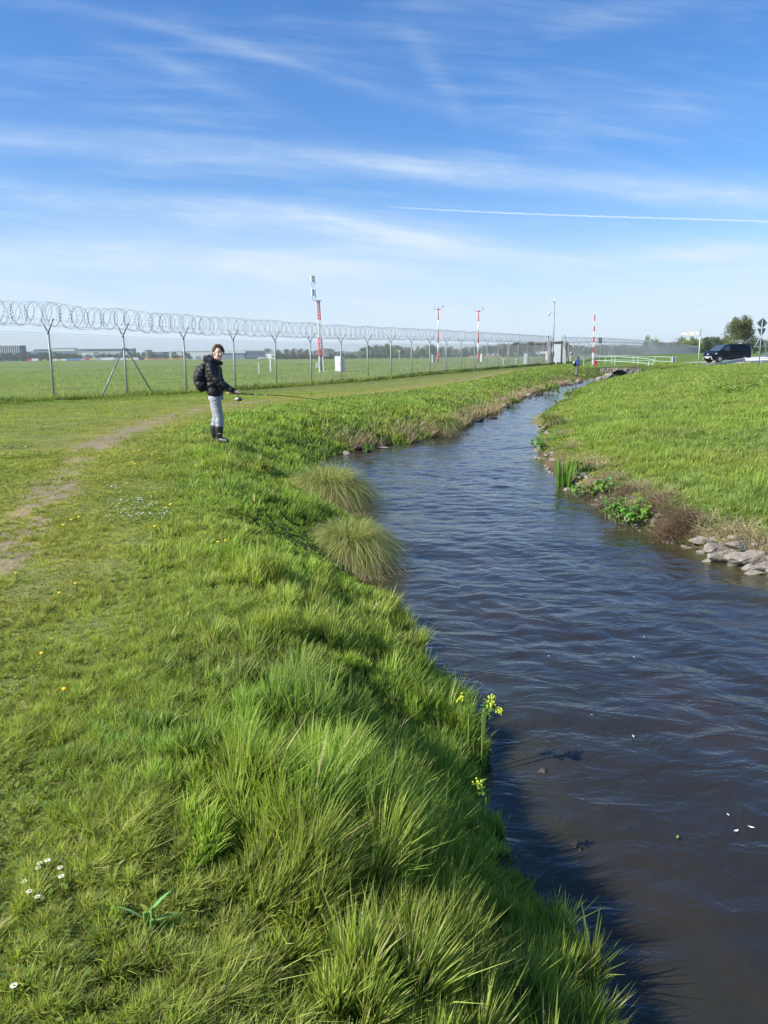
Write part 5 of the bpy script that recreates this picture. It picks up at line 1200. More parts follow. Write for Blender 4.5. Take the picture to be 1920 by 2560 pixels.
# ------------------------------------------------------------------ sedge tussocks
def tussock(px, py, w, h, n, label, seed, blade_w, group='sedge tussocks at the left bank', z=WZ, strawy=.5):
    r = np.random.default_rng(seed); p = atz(px, py, z); t = thing('sedge_tussock', label, 'tussock', p, 0, group)
    def strands_(n, dead):
        a = r.uniform(0, 2*np.pi, n); f = r.random(n)**.6; rb = w*.20*np.sqrt(r.random(n)); 
        px_, py_ = rb*np.cos(a), rb*np.sin(a)
        L = h*r.uniform(.6, 1.35, n); out = w*.5*f*r.uniform(.75, 1.15, n)
        seg = 6; rows = []; C = []
        g = np.array([.22, .30, .07]); y = np.array([.66, .57, .30]); base = g*(1-(k_ := (r.random(n) < strawy).astype(float)*r.uniform(.4, 1, n))[:, None])+y*k_[:, None]
        if dead: base = np.array([.56, .44, .26])*r.uniform(.5, 1.1, (n, 1)); 
        base = base*r.uniform(.7, 1.3, (n, 1)); da = r.normal(0, .22, n); r0_ = r.normal(0, 11, n)+12*np.sin(a*2+seed)
        wa = r.uniform(0, np.pi, n); bx, by = np.cos(wa)*blade_w/2, np.sin(wa)*blade_w/2
        for k in range(seg+1):
            s = k/seg
            th = np.radians(84-(60 if not dead else 66)*f-(22 if dead else 0)*1.0+r0_); LL = L*(.62+.25*f)*(w/h)*.62
            rad = rb+LL*np.cos(th)*(s+.12*s*s); zz = h*(.40 if not dead else .34)+LL*(np.sin(th)*s-(.30+.62*f+(.25 if dead else 0))*s*s)
            if dead: zz = zz-h*.05
            x = rad*np.cos(a+da*s); yv = rad*np.sin(a+da*s); zz = np.maximum(zz, .01)
            ww = 1-.8*s if k < seg else 0
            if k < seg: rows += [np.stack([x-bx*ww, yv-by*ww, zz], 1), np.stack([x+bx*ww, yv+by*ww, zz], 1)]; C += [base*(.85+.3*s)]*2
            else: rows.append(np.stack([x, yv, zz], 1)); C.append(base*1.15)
        nv = 2*seg+1; V = np.stack(rows, 1).reshape(-1, 3); b_ = np.arange(n)*nv
        loops = np.concatenate([np.stack([b_+2*k, b_+2*k+1, b_+2*k+3, b_+2*k+2], 1).ravel() for k in range(seg-1)]+[np.stack([b_+2*seg-2, b_+2*seg-1, b_+2*seg], 1).ravel()])
        me = new_mesh('blades', V, loops, np.concatenate([np.full(n*(seg-1), 4), np.full(n, 3)])); setcol(me, np.stack(C, 1).reshape(-1, 3)); return me
    put('green_blades', strands_(n, False), M['grass'], t); put('dead_blades', strands_(n//2, True), M['straw'], t)
    b = MB(); b.ball((0, 0, h*.15), (w*.24, w*.24, h*.32), 12, 8); put('root_mound', fuse(b, .03, 2, .05, .1, 3), mat('root_mound', (.10, .075, .04), .95), t)
tussock(822, 1266, 1.28, .80, 6500, 'large domed sedge tussock at the water edge, the far one of the close pair', 31, .0065)
tussock(878, 1412, 1.00, .68, 5600, 'drooping sedge tussock overhanging the water, the nearer one of the close pair', 32, .0055)
tussock(1100, 1086, 1.15, .85, 2600, 'sedge tussock with long straw skirt on the outer bend of the left bank', 33, .013, strawy=.35)
tussock(1372, 1062, .9, .42, 900, 'low olive sedge tuft on the right bank opposite the left bend', 34, .016, 'low sedge tufts', -.45, .4)

# ------------------------------------------------------------------ leafy plants, iris, dead stems
def leaf(V, F, C, p, d, L, w, col, droop=.5, fold=.15):
    d = Vector(d).normalized(); sd = d.cross(Vector((0, 0, 1)));  sd = sd.normalized() if sd.length > .01 else Vector((1, 0, 0)); seg = 4; b0 = len(V)
    for k in range(seg+1):
        s = k/seg; c = Vector(p)+d*L*s+Vector((0, 0, -droop*L*s*s)); ww = w*math.sin(math.pi*min(1, .12+s*.86))**.8*.5
        for q, up in ((-1, fold), (0, 0), (1, fold)): V.append(tuple(c+sd*ww*q+Vector((0, 0, up*ww)))); C.append(tuple(x*(1.1 if q == 0 else 1) for x in col))
    for k in range(seg):
        for j in (0, 1): i = b0+k*3+j; F.append((i, i+1, i+4, i+3))
def leafy(name, label, px, py, r, h, n, L, w, col, seed, group=None, cat='plant', z=None, Y=None):
    rr = random.Random(seed); p = onground(px, py) if z is None else atz(px, py, z); t = thing(name, label, cat, p, 0, group)
    V, F, C = [], [], []; st = MB()
    ns = max(4, n//9)
    for k in range(ns):
        a = rr.uniform(0, 6.28); q = r*rr.random()**.6; bx, by = q*math.cos(a), q*math.sin(a); hh = h*rr.uniform(.5, 1.0)*(1.1-.5*q/r); tip = Vector((bx*1.15, by*1.15, hh)); st.tube([(bx*.8, by*.8, -.06), tip], [.010, .006], 5)
        for j in range(n//ns):
            b_ = rr.uniform(0, 6.28); el_ = rr.uniform(.1, 1.0); pp = Vector((bx, by, 0)).lerp(tip, rr.uniform(.08, 1)); dd = (math.cos(b_)*math.cos(el_), math.sin(b_)*math.cos(el_), math.sin(el_))
            cc = [x*rr.uniform(.65, 1.3) for x in col]; leaf(V, F, C, pp, dd, L*rr.uniform(.6, 1.15), w*rr.uniform(.7, 1.2), cc, rr.uniform(.2, .6))
    st.build('stems', M['stem'], t)
    q = np.array(F); me = new_mesh('leaves', V, q, np.full(len(q), 4), True); setcol(me, C); put('leaves', me, M['leaf'], t); return t
GR = (.15, .29, .05); GR2 = (.20, .35, .075)
gl_r = 'leafy plants along the right water edge'
leafy('leafy_plant', 'big bright leafy plant at the water edge left of the brown root tangle', 1578, 1296, .27, .36, 190, .15, .050, GR2, 1, gl_r, z=-.68)
leafy('leafy_plant', 'small leafy plant touching the water just right of the iris', 1455, 1232, .20, .20, 90, .13, .05, GR2, 2, gl_r, z=-.68)
leafy('leafy_plant', 'small spreading leafy plant up the bank between iris and big leafy plant', 1520, 1222, .24, .18, 90, .12, .045, GR2, 3, gl_r, z=-.55)
leafy('leafy_plant', 'dark green leafy clump behind the iris below the straw patch', 1455, 1185, .22, .26, 90, .13, .04, (.06, .14, .03), 4, gl_r, z=-.55)
leafy('leafy_plant', 'broad green herb clump at the right water edge above the small dark stone', 1378, 1120, .50, .40, 150, .17, .06, GR, 5, gl_r, z=-.6)
leafy('leafy_plant', 'small upright leafy sprig among dead stems left of the big leafy plant', 1517, 1284, .10, .26, 22, .16, .03, GR, 6, gl_r, z=-.62)
gl_l = 'leafy plants on the far stretch of the banks'
leafy('leafy_plant', 'bright round leafy clump on the left bank before the distant angler', 1372, 980, .75, .65, 150, .26, .13, (.20, .32, .05), 7, gl_l, z=-.65)
leafy('leafy_plant', 'small bright leafy clump on the left bank, nearer than the round one', 1290, 1008, .35, .35, 60, .22, .10, (.18, .30, .05), 8, gl_l, z=-.65)
leafy('leafy_plant', 'bright leafy fringe of the right bank opposite the round leafy clump', 1436, 990, .85, .55, 150, .25, .12, (.20, .32, .06), 9, gl_l, z=-.55)
leafy('leafy_plant', 'pale leafy strip trailing down the right bank below the bright fringe', 1415, 1013, .5, .4, 90, .22, .11, (.20, .32, .06), 10, gl_l, z=-.6)
leafy('leafy_plant', 'broad-leaved weed with upright leaves in the short grass, lower left', 385, 2335, .03, .09, 10, .12, .012, (.26, .34, .11), 11, 'broad-leaved weeds in the grass')
leafy('leafy_plant', 'dark broad-leaved weed in the grass at mid left', 425, 1790, .06, .05, 14, .08, .018, (.10, .20, .05), 12, 'broad-leaved weeds in the grass')
leafy('leafy_plant', 'yellow-green bushy herb on the bank right of the young angler', 735, 1040, .55, .32, 140, .12, .05, (.22, .28, .07), 13, 'broad-leaved weeds in the grass')
for k, (px, py, n, h, lab) in enumerate(((1410, 1215, 46, .62, 'tall upright yellow flag iris clump standing in the water by the right bank'), (1163, 1058, 40, .55, 'dark upright iris clump beside the straw-skirted tussock'), (740, 1148, 16, .35, 'sparse upright iris leaves behind the far domed tussock'), (918, 1126, 16, .34, 'small iris clump among stones on the left bank bay'))):
    p = atz(px, py, WZ if k in (0, 1) else -.55); t = thing('iris_clump', lab, 'iris', p, 0, 'iris clumps at the water')
    P = np.zeros((n, 3)); a = RNG.uniform(0, 6.28, n); q = .13*np.sqrt(RNG.random(n)); P[:, 0] = q*np.cos(a); P[:, 1] = q*np.sin(a); P[:, 2] = -.05
    H = h*RNG.uniform(.55, 1.1, n); lean = np.stack([np.cos(a), np.sin(a)], 1)*H[:, None]*RNG.uniform(.05, .32, (n, 1))
    C = (np.array([.17, .32, .05]) if k != 1 else np.array([.05, .12, .03]))*RNG.uniform(.7, 1.3, (n, 1))
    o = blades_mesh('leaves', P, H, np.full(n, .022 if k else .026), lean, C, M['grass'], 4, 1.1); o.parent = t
    b = MB(); b.ball((0, 0, -.02), (.12, .12, .04), 8, 6); b.build('roots', M['darkstone'], t)
def deadstems(label, pts, n, H0, spread, col, seed, hang=.0, wd=.006, dry=False):
    """a tangle of dry stalks; nobody could count them"""
    r = np.random.default_rng(seed); Ps = []; 
    for (px, py, z) in pts: q = onground(px, py); Ps.append((q.x, q.y, q.z))
    Ps = np.array(Ps); k = r.integers(0, len(Ps), n); P = Ps[k]+np.stack([r.normal(0, spread, n), r.normal(0, spread*1.2, n), np.zeros(n)], 1)
    if dry: wet_ = (P[:, 0] < xR(P[:, 1])+.12) & (P[:, 0] > xL(P[:, 1])-.05); P[wet_, 0] = xR(P[wet_, 1])+r.uniform(.12, .6, wet_.sum())
    P[:, 2] = np.maximum(gz(P[:, 0], P[:, 1]), WZ-.03)+r.uniform(-.02, .10, n); H = H0*r.uniform(.4, 1.2, n); a = r.uniform(0, 6.28, n); m_ = r.uniform(.4, 1.5, n)
    lean = np.stack([np.cos(a)*m_*H-hang*H, np.sin(a)*m_*H], 1); H = H*r.uniform(-.1, 1, n)*(1-.5*hang)
    C = np.array(col)*r.uniform(.5, 1.25, (n, 1)); o = blades_mesh('dead_stems', P, H, wd*r.uniform(.6, 1.4, n), lean, C, M['straw'], 3, 1.0); tag(o, label, 'dead plants', kind='stuff'); return o
deadstems('matted brown roots and dead stems hanging over the right bank into the water', [(1690, 1335, -.6), (1665, 1300, -.5), (1700, 1320, -.6), (1640, 1275, -.45), (1680, 1350, -.7), (1715, 1300, -.45)], 3800, .20, .11, (.24, .165, .105), 1, .5, .006)
deadstems('grey-brown dead stem tangle around the big leafy plant', [(1540, 1262, -.6), (1510, 1270, -.7), (1490, 1240, -.6), (1620, 1250, -.4), (1560, 1240, -.45)], 2600, .18, .13, (.23, .17, .12), 2, .3, .005)
deadstems('pale straw matted along the top of the right bank edge', [(1470, 1160, -.4), (1500, 1170, -.4), (1530, 1200, -.4), (1600, 1225, -.3), (1660, 1250, -.2), (1740, 1310, -.3), (1790, 1345, -.4), (1900, 1370, -.35), (1850, 1350, -.35), (1430, 1120, -.4), (1410, 1090, -.35), (1400, 1060, -.3)], 5000, .20, .13, (.52, .42, .26), 3, .3, .005, True)
deadstems('dry bleached stalks on the left bank bay', [(850, 1105, -.5), (880, 1095, -.4), (930, 1105, -.5), (985, 1085, -.5), (1010, 1080, -.5), (1020, 1095, -.6), (1060, 1075, -.5), (1250, 1015, -.5), (1220, 1020, -.5), (1200, 1035, -.6)], 900, .45, .22, (.50, .43, .27), 4, 0, .012)
deadstems('russet dead stems along the far stream banks', [(1310, 985, -.6), (1340, 978, -.6), (1400, 957, -.6), (1440, 945, -.5), (1470, 940, -.4), (1490, 935, -.3), (1590, 930, -.2), (1420, 952, -.5), (1270, 1000, -.6), (1380, 962, -.6)], 2600, .35, .55, (.26, .18, .12), 5, 0, .03)
def left_straw():
    r = np.random.default_rng(77); n = 12000; y = 18.8+50*r.random(n)**1.6; x = xL(y)-np.abs(r.normal(.0, .30, n))+.05; k = vnoise(x, y, 1.4, 19) > .34; x, y = x[k], y[k]; n = len(x)
    z = np.maximum(gz(x, y), WZ-.02)+r.uniform(0, .14, n); H = r.uniform(.08, .34, n); a = r.uniform(0, 6.28, n); m_ = r.uniform(.2, 1.1, n); lean = np.stack([np.cos(a)*m_*H*.6+.25*H, np.sin(a)*m_*H*.6-.2*H], 1); H = H*r.uniform(.2, 1, n)+.04
    C = np.array([.50, .40, .23])*r.uniform(.5, 1.2, (n, 1)); o = blades_mesh('dry_sedge', np.stack([x, y, z], 1), H, .012*np.hypot(x, y)/22*r.uniform(.6, 1.4, n), lean, C, M['straw'], 3, 1.0); tag(o, 'straw-brown dead grass fringing the waterline of the left bank', 'dead grass', kind='stuff')
left_straw()
# ------------------------------------------------------------------ stones
def stone(px, py, z, sx, sy, sz, label, seed, m='stone', group='stones of the bank edge'):
    if py < 1150: sx, sy, sz = sx*.62, sy*.6, sz*.8
    p = atz(px, py, z); bm = bmesh.new(); bmesh.ops.create_icosphere(bm, subdivisions=3, radius=1); r = random.Random(seed)
    pl = [(Vector((r.uniform(-1, 1), r.uniform(-1, 1), r.uniform(-.6, 1))).normalized(), r.uniform(.42, .78)) for _ in range(11)]
    for v in bm.verts:
        c = v.co.copy()
        for n_, d_ in pl:
            e = c.dot(n_)-d_
            if e > 0: c -= n_*e*.92
        v.co = Vector((c.x*sx, c.y*sy, c.z*sz))*(1+.07*math.sin(c.x*9+seed)*math.cos(c.y*7+seed)+.04*math.sin(c.z*17+c.x*13))
    me = bpy.data.meshes.new('stone'); bm.to_mesh(me); bm.free(); me.materials.append(M[m]); o = bpy.data.objects.new('stone', me); COL.objects.link(o); o.location = p; o.rotation_euler.z = r.uniform(-.4, .4); tag(o, label, 'stone', group)
for a in ((1645, 1305, -.66, .13, .10, .07, 'pale stone between the big leafy plant and the brown root tangle'), (1668, 1330, -.73, .10, .08, .04, 'flat wet stone below the pale stone by the root tangle'), (1712, 1339, -.70, .085, .07, .07, 'small grey rounded stone right of the brown root tangle'), (1755, 1350, -.66, .17, .10, .05, 'flat bleached stone slab right of the small grey one'), (1782, 1368, -.64, .22, .12, .06, 'broad cracked slab above the long slab on the right bank'), (1808, 1390, -.69, .24, .13, .085, 'long pale slab at the water, left of the small loose white stone'), (1834, 1410, -.72, .085, .07, .075, 'small loose whitish stone lying in front of the two long slabs'), (1868, 1392, -.64, .25, .14, .085, 'large smooth slab right of the loose white stone'), (1905, 1418, -.70, .17, .11, .07, 'stone block at the very right edge of the bank'), (1890, 1432, -.75, .14, .09, .05, 'wet low stone under the block at the right edge'), (1775, 1402, -.74, .10, .07, .04, 'dark wet stone before the long slab'), (1490, 1188, -.58, .12, .09, .06, 'pale stone above the small leafy plant'), (1420, 1152, -.66, .10, .08, .06, 'pale stone right behind the iris leaves'), (1870, 1420, -.73, .09, .07, .05, 'small stone between the large slab and the right block'), (1840, 1362, -.52, .16, .10, .05, 'light stone half buried in straw above the long slabs'), (1338, 1146, -.73, .09, .07, .05, 'small dark stone standing in the water by the right bank'), (1372, 1148, -.72, .12, .09, .06, 'pale stone under the herb clump at the right water edge'), (1390, 1155, -.70, .10, .09, .06, 'pale stone just left of the iris in the water'), (1447, 1163, -.58, .20, .13, .08, 'light grey stone below the straw patch behind the iris'), (1720, 1375, -.78, .15, .08, .04, 'submerged brown stone in front of the flat slab'),):
    stone(a[0], a[1], a[2], a[3], a[4], a[5], a[6], a[0])
for a in ((890, 1118, -.66, .42, .22, .12, 'large dark flat stone on the left bank bay'), (868, 1133, -.72, .20, .15, .09, 'smaller stone in front of the large flat one in the left bay'), (955, 1119, -.72, .35, .12, .05, 'thin flat stone at the water between bay and tussock'), (1012, 1102, -.70, .25, .16, .10, 'dark stone under dry stalks left of the straw-skirted tussock'), (1128, 1072, -.70, .20, .15, .12, 'small stone behind the straw-skirted tussock'), (1200, 1050, -.70, .40, .25, .12, 'dark jagged stone at the left bank beyond the dark iris'), (1228, 1044, -.72, .36, .2, .07, 'flat tan stone beside the dark jagged one'), (1266, 1015, -.66, .35, .25, .2, 'pale stone in the left bank before the small leafy clump'), (1318, 990, -.66, .5, .3, .25, 'pale stone in the left bank right of the small leafy clump'), (1345, 983, -.66, .5, .3, .25, 'dark stone left of the round leafy clump'), (1425, 960, -.66, .6, .3, .25, 'pale stone on the bank below the distant angler'), (1448, 954, -.62, .6, .4, .25, 'whitish stone right of the distant angler'), (1500, 947, -.60, .7, .4, .3, 'light stone left of the culvert'), (1512, 944, -.55, .8, .5, .35, 'light stone heap block closest to the culvert arch'), (1522, 938, -.4, .8, .5, .35, 'weathered stone on the slope just left of the culvert arch')):
    stone(a[0], a[1], a[2], a[3], a[4], a[5], a[6], a[0], 'stone' if 'dark' not in a[6] else 'darkstone')
stone(1365, 1938, -.765, .06, .045, .045, 'dark stone breaking the surface near the grassy bank, upper one', 5, 'darkstone', 'stones breaking the water surface')
stone(1445, 2118, -.765, .085, .05, .035, 'dark stone barely breaking the surface, lower one', 6, 'darkstone', 'stones breaking the water surface')

# ------------------------------------------------------------------ flowers
def daisy(px, py, k, lab, grp, s=1.0):
    s = s*.48
    p = onground(px, py); t = thing('daisy', lab, 'daisy', p, random.uniform(0, 6), grp); h = .055*random.uniform(.8, 1.2)
    b = MB(); b.tube([(0, 0, 0), (.01, .004, h)], .0022, 5); b.build('stem', M['stem'], t)
    b = MB(); n = 14
    for i in range(n):
        a = 2*math.pi*i/n; c = Vector((.01, .004, h)); d_ = Vector((math.cos(a), math.sin(a), .25)); sd = Vector((-math.sin(a), math.cos(a), 0))*.0035*s
        b.add([c+d_*.004*s, c+d_*.010*s+sd, c+d_*.019*s, c+d_*.008*s-sd], [(0, 1, 2, 3)])
    b.build('petals', M['petal'], t); b = MB(); b.ball((.01, .004, h+.002), (.006*s, .006*s, .004), 8, 5); b.build('centre', M['yellow'], t)
names = ['topmost daisy of the near group', 'daisy just under the topmost of the near group', 'second daisy from the right in the near group', 'rightmost upper daisy of the near group', 'leftmost daisy of the near group', 'right-hand lower daisy of the near group', 'left one of the two lowest daisies of the near group', 'right one of the two lowest daisies of the near group']
for k, (px, py) in enumerate(((94, 2184), (94, 2201), (122, 2193), (144, 2197), (70, 2225), (147, 2228), (87, 2258), (102, 2262))): daisy(px, py+10, k, names[k]+' at the lower left', 'near group of daisies', 1.15)
daisy(35, 2512, 9, 'single daisy in the grass at the bottom left corner', None, 1.15); daisy(549, 2516, 10, 'single daisy lying in the grass at the bottom, below the broad-leaved weed', None, 1.2)
# far patch of daisies: one proto copied
p = onground(305, 1280); proto = None; rr = random.Random(3)
for k in range(70):
    if k < 52: px, py = 265+rr.random()*130, 1262+rr.random()*48; py -= (px-265)*.12
    elif k < 62: px, py = 400+rr.random()*28, 1280+rr.random()*25
    else: px, py = 270+rr.random()*30, 1222+rr.random()*10
    q = onground(px, py)
    if proto is None:
        proto = thing('daisy', 'tiny white daisy of the dense patch between path and bank', 'daisy', q, 0, 'patch of tiny daisies left of the bank')
        b = MB(); b.tube([(0, 0, 0), (0, 0, .05)], .002, 4); b.build('stem', M['stem'], proto)
        b = MB(); b.ball((0, 0, .05), (.0075, .0075, .004), 7, 4); b.build('petals', M['petal'], proto)
    else:
        o = copy_tree(proto); o.location = q
def dandelion(px, py, lab, s=1.0):
    s = s*(.5 if py > 1400 else .75)
    q = onground(px, py); t = thing('dandelion', lab, 'dandelion', q, 0, 'yellow dandelions in the grass'); h = .08
    b = MB(); b.tube([(0, 0, 0), (.005, 0, h)], .003, 5); b.build('stem', M['stem'], t)
    b = MB(); b.ball((.005, 0, h), (.022*s, .022*s, .012*s), 10, 6)
    for i in range(12):
        a = i*.52; b.add([(.005, 0, h), (.005+.028*s*math.cos(a), .028*s*math.sin(a), h+.006), (.005+.028*s*math.cos(a+.3), .028*s*math.sin(a+.3), h+.003)], [(0, 1, 2)])
    b.build('flower_head', M['yellow'], t)
for px, py, lab in ((42, 1460, 'dandelion at the left edge beside the dirt track'), (12, 1146, 'dandelion far left, left one of a pair of yellow blooms'), (28, 1147, 'dandelion far left, right one of a pair of yellow blooms'), (337, 1142, 'dandelion in the upper group above the daisies, left one'), (349, 1139, 'dandelion in the upper group above the daisies, right one'), (381, 1149, 'dandelion right of the upper group above the daisies'), (339, 1174, 'dandelion just below the upper group'), (180, 1320, 'dandelion left of the daisy patch, middle one of three'), (199, 1313, 'dandelion left of the daisy patch, right one of three'), (160, 1334, 'dandelion left of the daisy patch, left one of three'), (388, 1337, 'dandelion below the daisy patch'), (427, 1280, 'dandelion at the right end of the daisy patch'), (106, 1670, 'largest dandelion at mid left above the leafy weed'), (162, 1764, 'dandelion at mid left, lower one of the near pair'), (150, 1512, 'dandelion between the dirt track and the tall grass, left of centre'), (190, 1487, 'dandelion on the path right of the dirt track end'), (565, 1374, 'dandelion on top of the tall bank grass, right one of two'), (546, 1378, 'dandelion on top of the tall bank grass, left one of two'), (784, 1082, 'dandelion on the bank behind the domed tussock'), (802, 1048, 'dandelion in the bank grass right of the young angler')):
    dandelion(px, py, lab, 1.0 if py > 1300 else 1.25)
# yellow-green flowering plant on the bank edge
def spurge(px, py, z, h, lab, seed, heads=2):
    r = random.Random(seed); p = atz(px, py, z); t = thing('flowering_herb', lab, 'flowering plant', p, 0, 'yellow-green flowering herbs on the near bank'); st = MB(); V, F, C = [], [], []; fl = MB()
    for k in range(heads):
        a = r.uniform(-.5, .5); tip = Vector((.05*math.sin(a*3)+.05*k, -.02*k, h*(1-.18*k))); st.tube([(0, 0, -.25), (.01*k, 0, h*.4), tip], [.004, .0035, .0025], 5)
        for j in range(12): b_ = r.uniform(0, 6.28); pp = Vector((0, 0, h*.1)).lerp(tip, r.uniform(.2, .95)); leaf(V, F, C, pp, (math.cos(b_), math.sin(b_), .6), r.uniform(.03, .055), .012, [x*r.uniform(.8, 1.3) for x in (.17, .32, .05)], .3)
        for j in range(16): fl.ball(tip+Vector((r.gauss(0, .009), r.gauss(0, .009), r.uniform(-.03, .012))), r.uniform(.004, .008), 6, 4)
    st.build('stems', M['stem'], t); q = np.array(F); me = new_mesh('leaves', V, q, np.full(len(q), 4), True); setcol(me, C); put('leaves', me, M['leaf'], t); fl.build('blossoms', mat('lime_blossom', (.50, .55, .05), .6), t)
spurge(1172, 1790, -.42, .12, 'upright lime-yellow flowering herb at the bank edge, left stem of the pair', 1, 1)
spurge(1206, 1802, -.44, .14, 'branching lime-yellow flowering herb at the bank edge, right of the single stem', 2, 3)
spurge(1110, 2060, -.35, .12, 'small yellow-green herb in the near bank grass, lower one', 3, 1)
spurge(1215, 2010, -.42, .11, 'small yellow-green herb in the near bank grass close to the water', 4, 1)
# umbel weeds on the right meadow
def umbels():
    n = 420; r = RNG; x0 = []; 
    V, F, C = [], [], []; rr = random.Random(9)
    for k in range(n):
        px = rr.gauss(1850, 60) if rr.random() < .8 else rr.uniform(1640, 1750); py = rr.uniform(925, 990) if px > 1755 else rr.uniform(920, 932)
        q = onground(px, py); d_ = math.hypot(q.x, q.y); h = rr.uniform(.15, .45)
        for j in range(9):
            a = rr.uniform(0, 6.28); s = rr.uniform(.05, .12); c = Vector((q.x+rr.gauss(0, .12), q.y+rr.gauss(0, .12), q.z+h*rr.uniform(.3, 1)))
            leaf(V, F, C, c, (math.cos(a), math.sin(a), rr.uniform(0, .5)), s*1.6, s, [x*rr.uniform(.7, 1.3) for x in ((.30, .38, .10) if rr.random() < .6 else (.20, .29, .06))], .3)
    q = np.array(F); me = new_mesh('umbel_weeds', V, q, np.full(len(q), 4)); setcol(me, C); me.materials.append(M['leaf']); o = bpy.data.objects.new('umbel_weeds', me); COL.objects.link(o)
    tag(o, 'pale yellow-green umbel weeds crowding the top of the right meadow', 'weeds', kind='stuff')
umbels()
# floating leaves on the water
rr = random.Random(4)
for k, (px, py, s, lab) in enumerate(((1583, 1841, .022, 'curled tan leaf floating in the middle of the stream'), (1537, 1796, .016, 'pale floating leaf left above the curled tan one'), (1479, 1787, .012, 'small yellowish floating leaf, leftmost of the middle three'), (1693, 2093, .018, 'green floating leaf in the dark water near the bottom'), (1840, 2077, .020, 'whitish floating leaf at the lower right, left one'), (1878, 2068, .020, 'whitish floating leaf at the lower right, right one'), (1371, 1640, .010, 'tiny white petal floating left of centre'), (1585, 1643, .010, 'tiny white petal floating at the centre, upper one'), (1820, 2037, .012, 'tiny white petal floating above the pair of whitish leaves'), (1610, 1593, .012, 'tiny white petal floating farthest up the stream'))):
    p = atz(px, py, WZ+.014); b = MB(); a = rr.uniform(0, 6.28); s *= .62; b.add([(s*1.5, 0, .003), (0, s*.6, .001), (-s*1.5, 0, .004), (0, -s*.6, .001), (0, 0, -.001)], [(0, 1, 4), (1, 2, 4), (2, 3, 4), (3, 0, 4)])
    c = (.2, .3, .05) if 'green' in lab else (.5, .42, .2) if 'tan' in lab or 'yellow' in lab else (.7, .7, .66); o = b.build('floating_leaf', mat('leaf_%d' % k, c, .6), None, loc=p); o.rotation_euler.z = a; tag(o, lab, 'leaf', 'leaves floating on the stream')
# low broad-leaved weeds and clover mixed into the short grass
def lawn_weeds():
    V, C = [], []; n = 26000; x, y, d = polar(n*2, 1.1, 16, -36, 10, 1.3); k = (x < xB(y)+.5) & (RNG.random(len(x)) < S(fbm(x, y, .7, 55), .42, .62)) & (RNG.random(len(x)) > bare(x, y)*1.4); x, y = x[k][:n], y[k][:n]; n = len(x)
    s = RNG.uniform(.006, .014, n)*np.maximum(1, np.hypot(x, y)/5)**.8; z = gz(x, y)+RNG.uniform(.015, .05, n); a = RNG.uniform(0, 6.28, n); t = RNG.uniform(-.5, .7, n)
    P = np.stack([x, y, z], 1); u = np.stack([np.cos(a), np.sin(a), t], 1)*s[:, None]; w = np.stack([-np.sin(a), np.cos(a), RNG.uniform(-.4, .4, n)], 1)*(s*.6)[:, None]
    V = np.stack([P-u, P+w, P+u, P-w], 1).reshape(-1, 3); q = np.arange(len(V)).reshape(-1, 4); me = new_mesh('lawn_weeds', V, q, np.full(n, 4))
    cc = (np.array([.14, .21, .04])*RNG.uniform(.6, 1.4, (n, 1))+np.array([.05, .05, .02])*RNG.random((n, 1))); setcol(me, np.repeat(cc, 4, 0)); me.materials.append(M['leaf'])
    o = bpy.data.objects.new('lawn_weeds', me); COL.objects.link(o); tag(o, 'small clover and plantain leaves mixed into the short path grass', 'weeds', kind='stuff')
lawn_weeds()
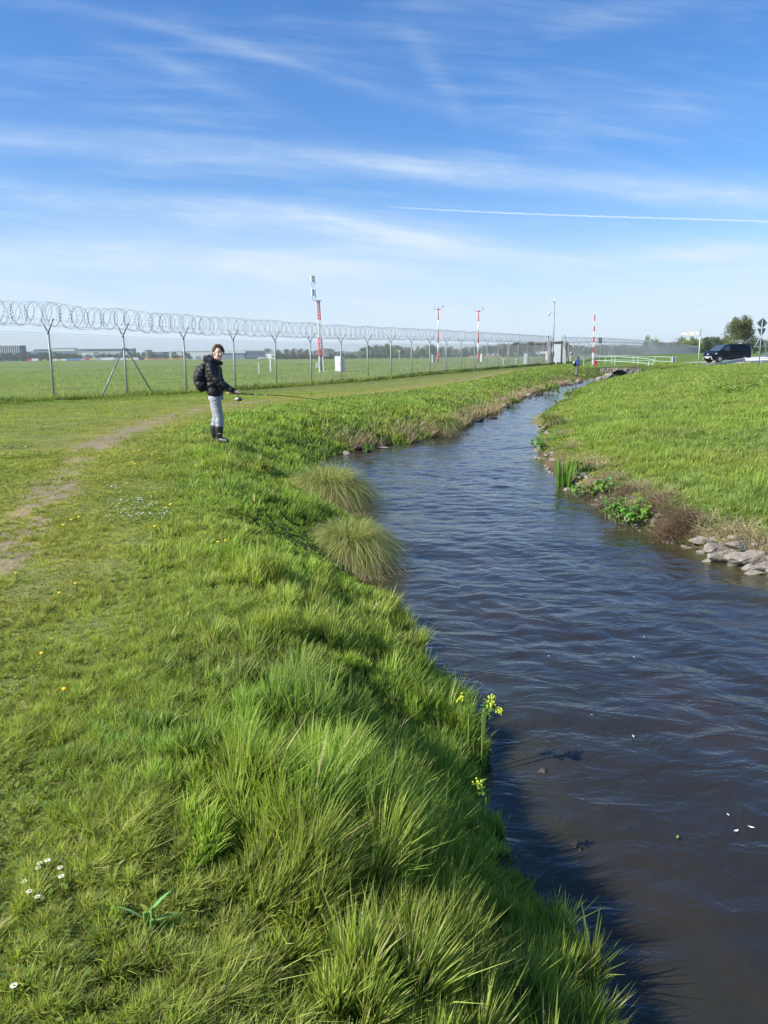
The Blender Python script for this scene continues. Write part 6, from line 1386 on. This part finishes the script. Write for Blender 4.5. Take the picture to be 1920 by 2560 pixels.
# air between the camera and the far trees
def haze():
    b = MB(); b.box((500, 1480, 14), (5200, 3100, 34)); o = b.build('haze', [], None); m = bpy.data.materials.new('haze'); m.use_nodes = True; t = NT(m.node_tree); t.n.clear()
    out = t.node('ShaderNodeOutputMaterial'); v = t.node('ShaderNodeVolumePrincipled'); v.inputs['Color'].default_value = (.80, .90, 1.0, 1); v.inputs['Density'].default_value = .00013; v.inputs['Anisotropy'].default_value = .3
    t.l.new(v.outputs[0], out.inputs['Volume']); o.data.materials.append(m); tag(o, kind='stuff'); return o
haze()
def bank_herbs():
    V, C = [], []; n = 30000; y = 7+70*RNG.random(n)**1.8; side = RNG.random(n) < .68
    x = np.where(side, xR(y)+RNG.uniform(.0, .75, n)**1.0, xL(y)-RNG.uniform(.0, .45, n)); k = (fbm(x, y, .55, 66, 2) > .52) & (side | (y > 18)); x, y = x[k], y[k]; n = len(x)
    D = np.hypot(x, y); s = RNG.uniform(.012, .032, n)*np.maximum(1, D/12)**.7; z = np.maximum(gz(x, y), WZ)+RNG.uniform(.0, .16, n)*vnoise(x, y, .4, 6); a = RNG.uniform(0, 6.28, n); t = RNG.uniform(-.2, .9, n)
    P = np.stack([x, y, z], 1); u = np.stack([np.cos(a), np.sin(a), t], 1)*s[:, None]; w = np.stack([-np.sin(a), np.cos(a), RNG.uniform(-.3, .3, n)], 1)*(s*.42)[:, None]
    V = np.stack([P-u, P+w, P+u, P-w], 1).reshape(-1, 3); q = np.arange(len(V)).reshape(-1, 4); me = new_mesh('bank_herbs', V, q, np.full(n, 4))
    cc = np.array([.16, .28, .05])*RNG.uniform(.55, 1.4, (n, 1)); setcol(me, np.repeat(cc, 4, 0)); me.materials.append(M['leaf'])
    o = bpy.data.objects.new('bank_herbs', me); COL.objects.link(o); tag(o, 'low leafy herbs scattered along both water edges', 'herbs', kind='stuff')
bank_herbs()
def edge_rubble():
    r = random.Random(12); b = MB()
    for k in range(520):
        y = 7.4+70*r.random()**2.2; x = float(xR(y))+r.uniform(-.06, .30) if r.random() < .7 else float(xL(y))-r.uniform(-.05, .12)
        if y < 17 and x < 2: continue
        s = r.uniform(.012, .06)*(1+y/30); z = max(gzf(x, y), WZ-.01); n0 = len(b.v)
        b.ball((x, y, z), (s*r.uniform(.8, 1.6), s, s*r.uniform(.4, .7)), 6, 4, rot=Matrix.Rotation(r.uniform(0, 6), 3, 'Z'))
        for i in range(n0, len(b.v)): v = b.v[i]; b.v[i] = (v[0]+r.uniform(-.2, .2)*s, v[1]+r.uniform(-.2, .2)*s, v[2]+r.uniform(-.15, .15)*s)
    tag(b.build('edge_rubble', M['stone']), 'small broken stones and gravel along the water edge', 'rubble', kind='stuff')
edge_rubble()
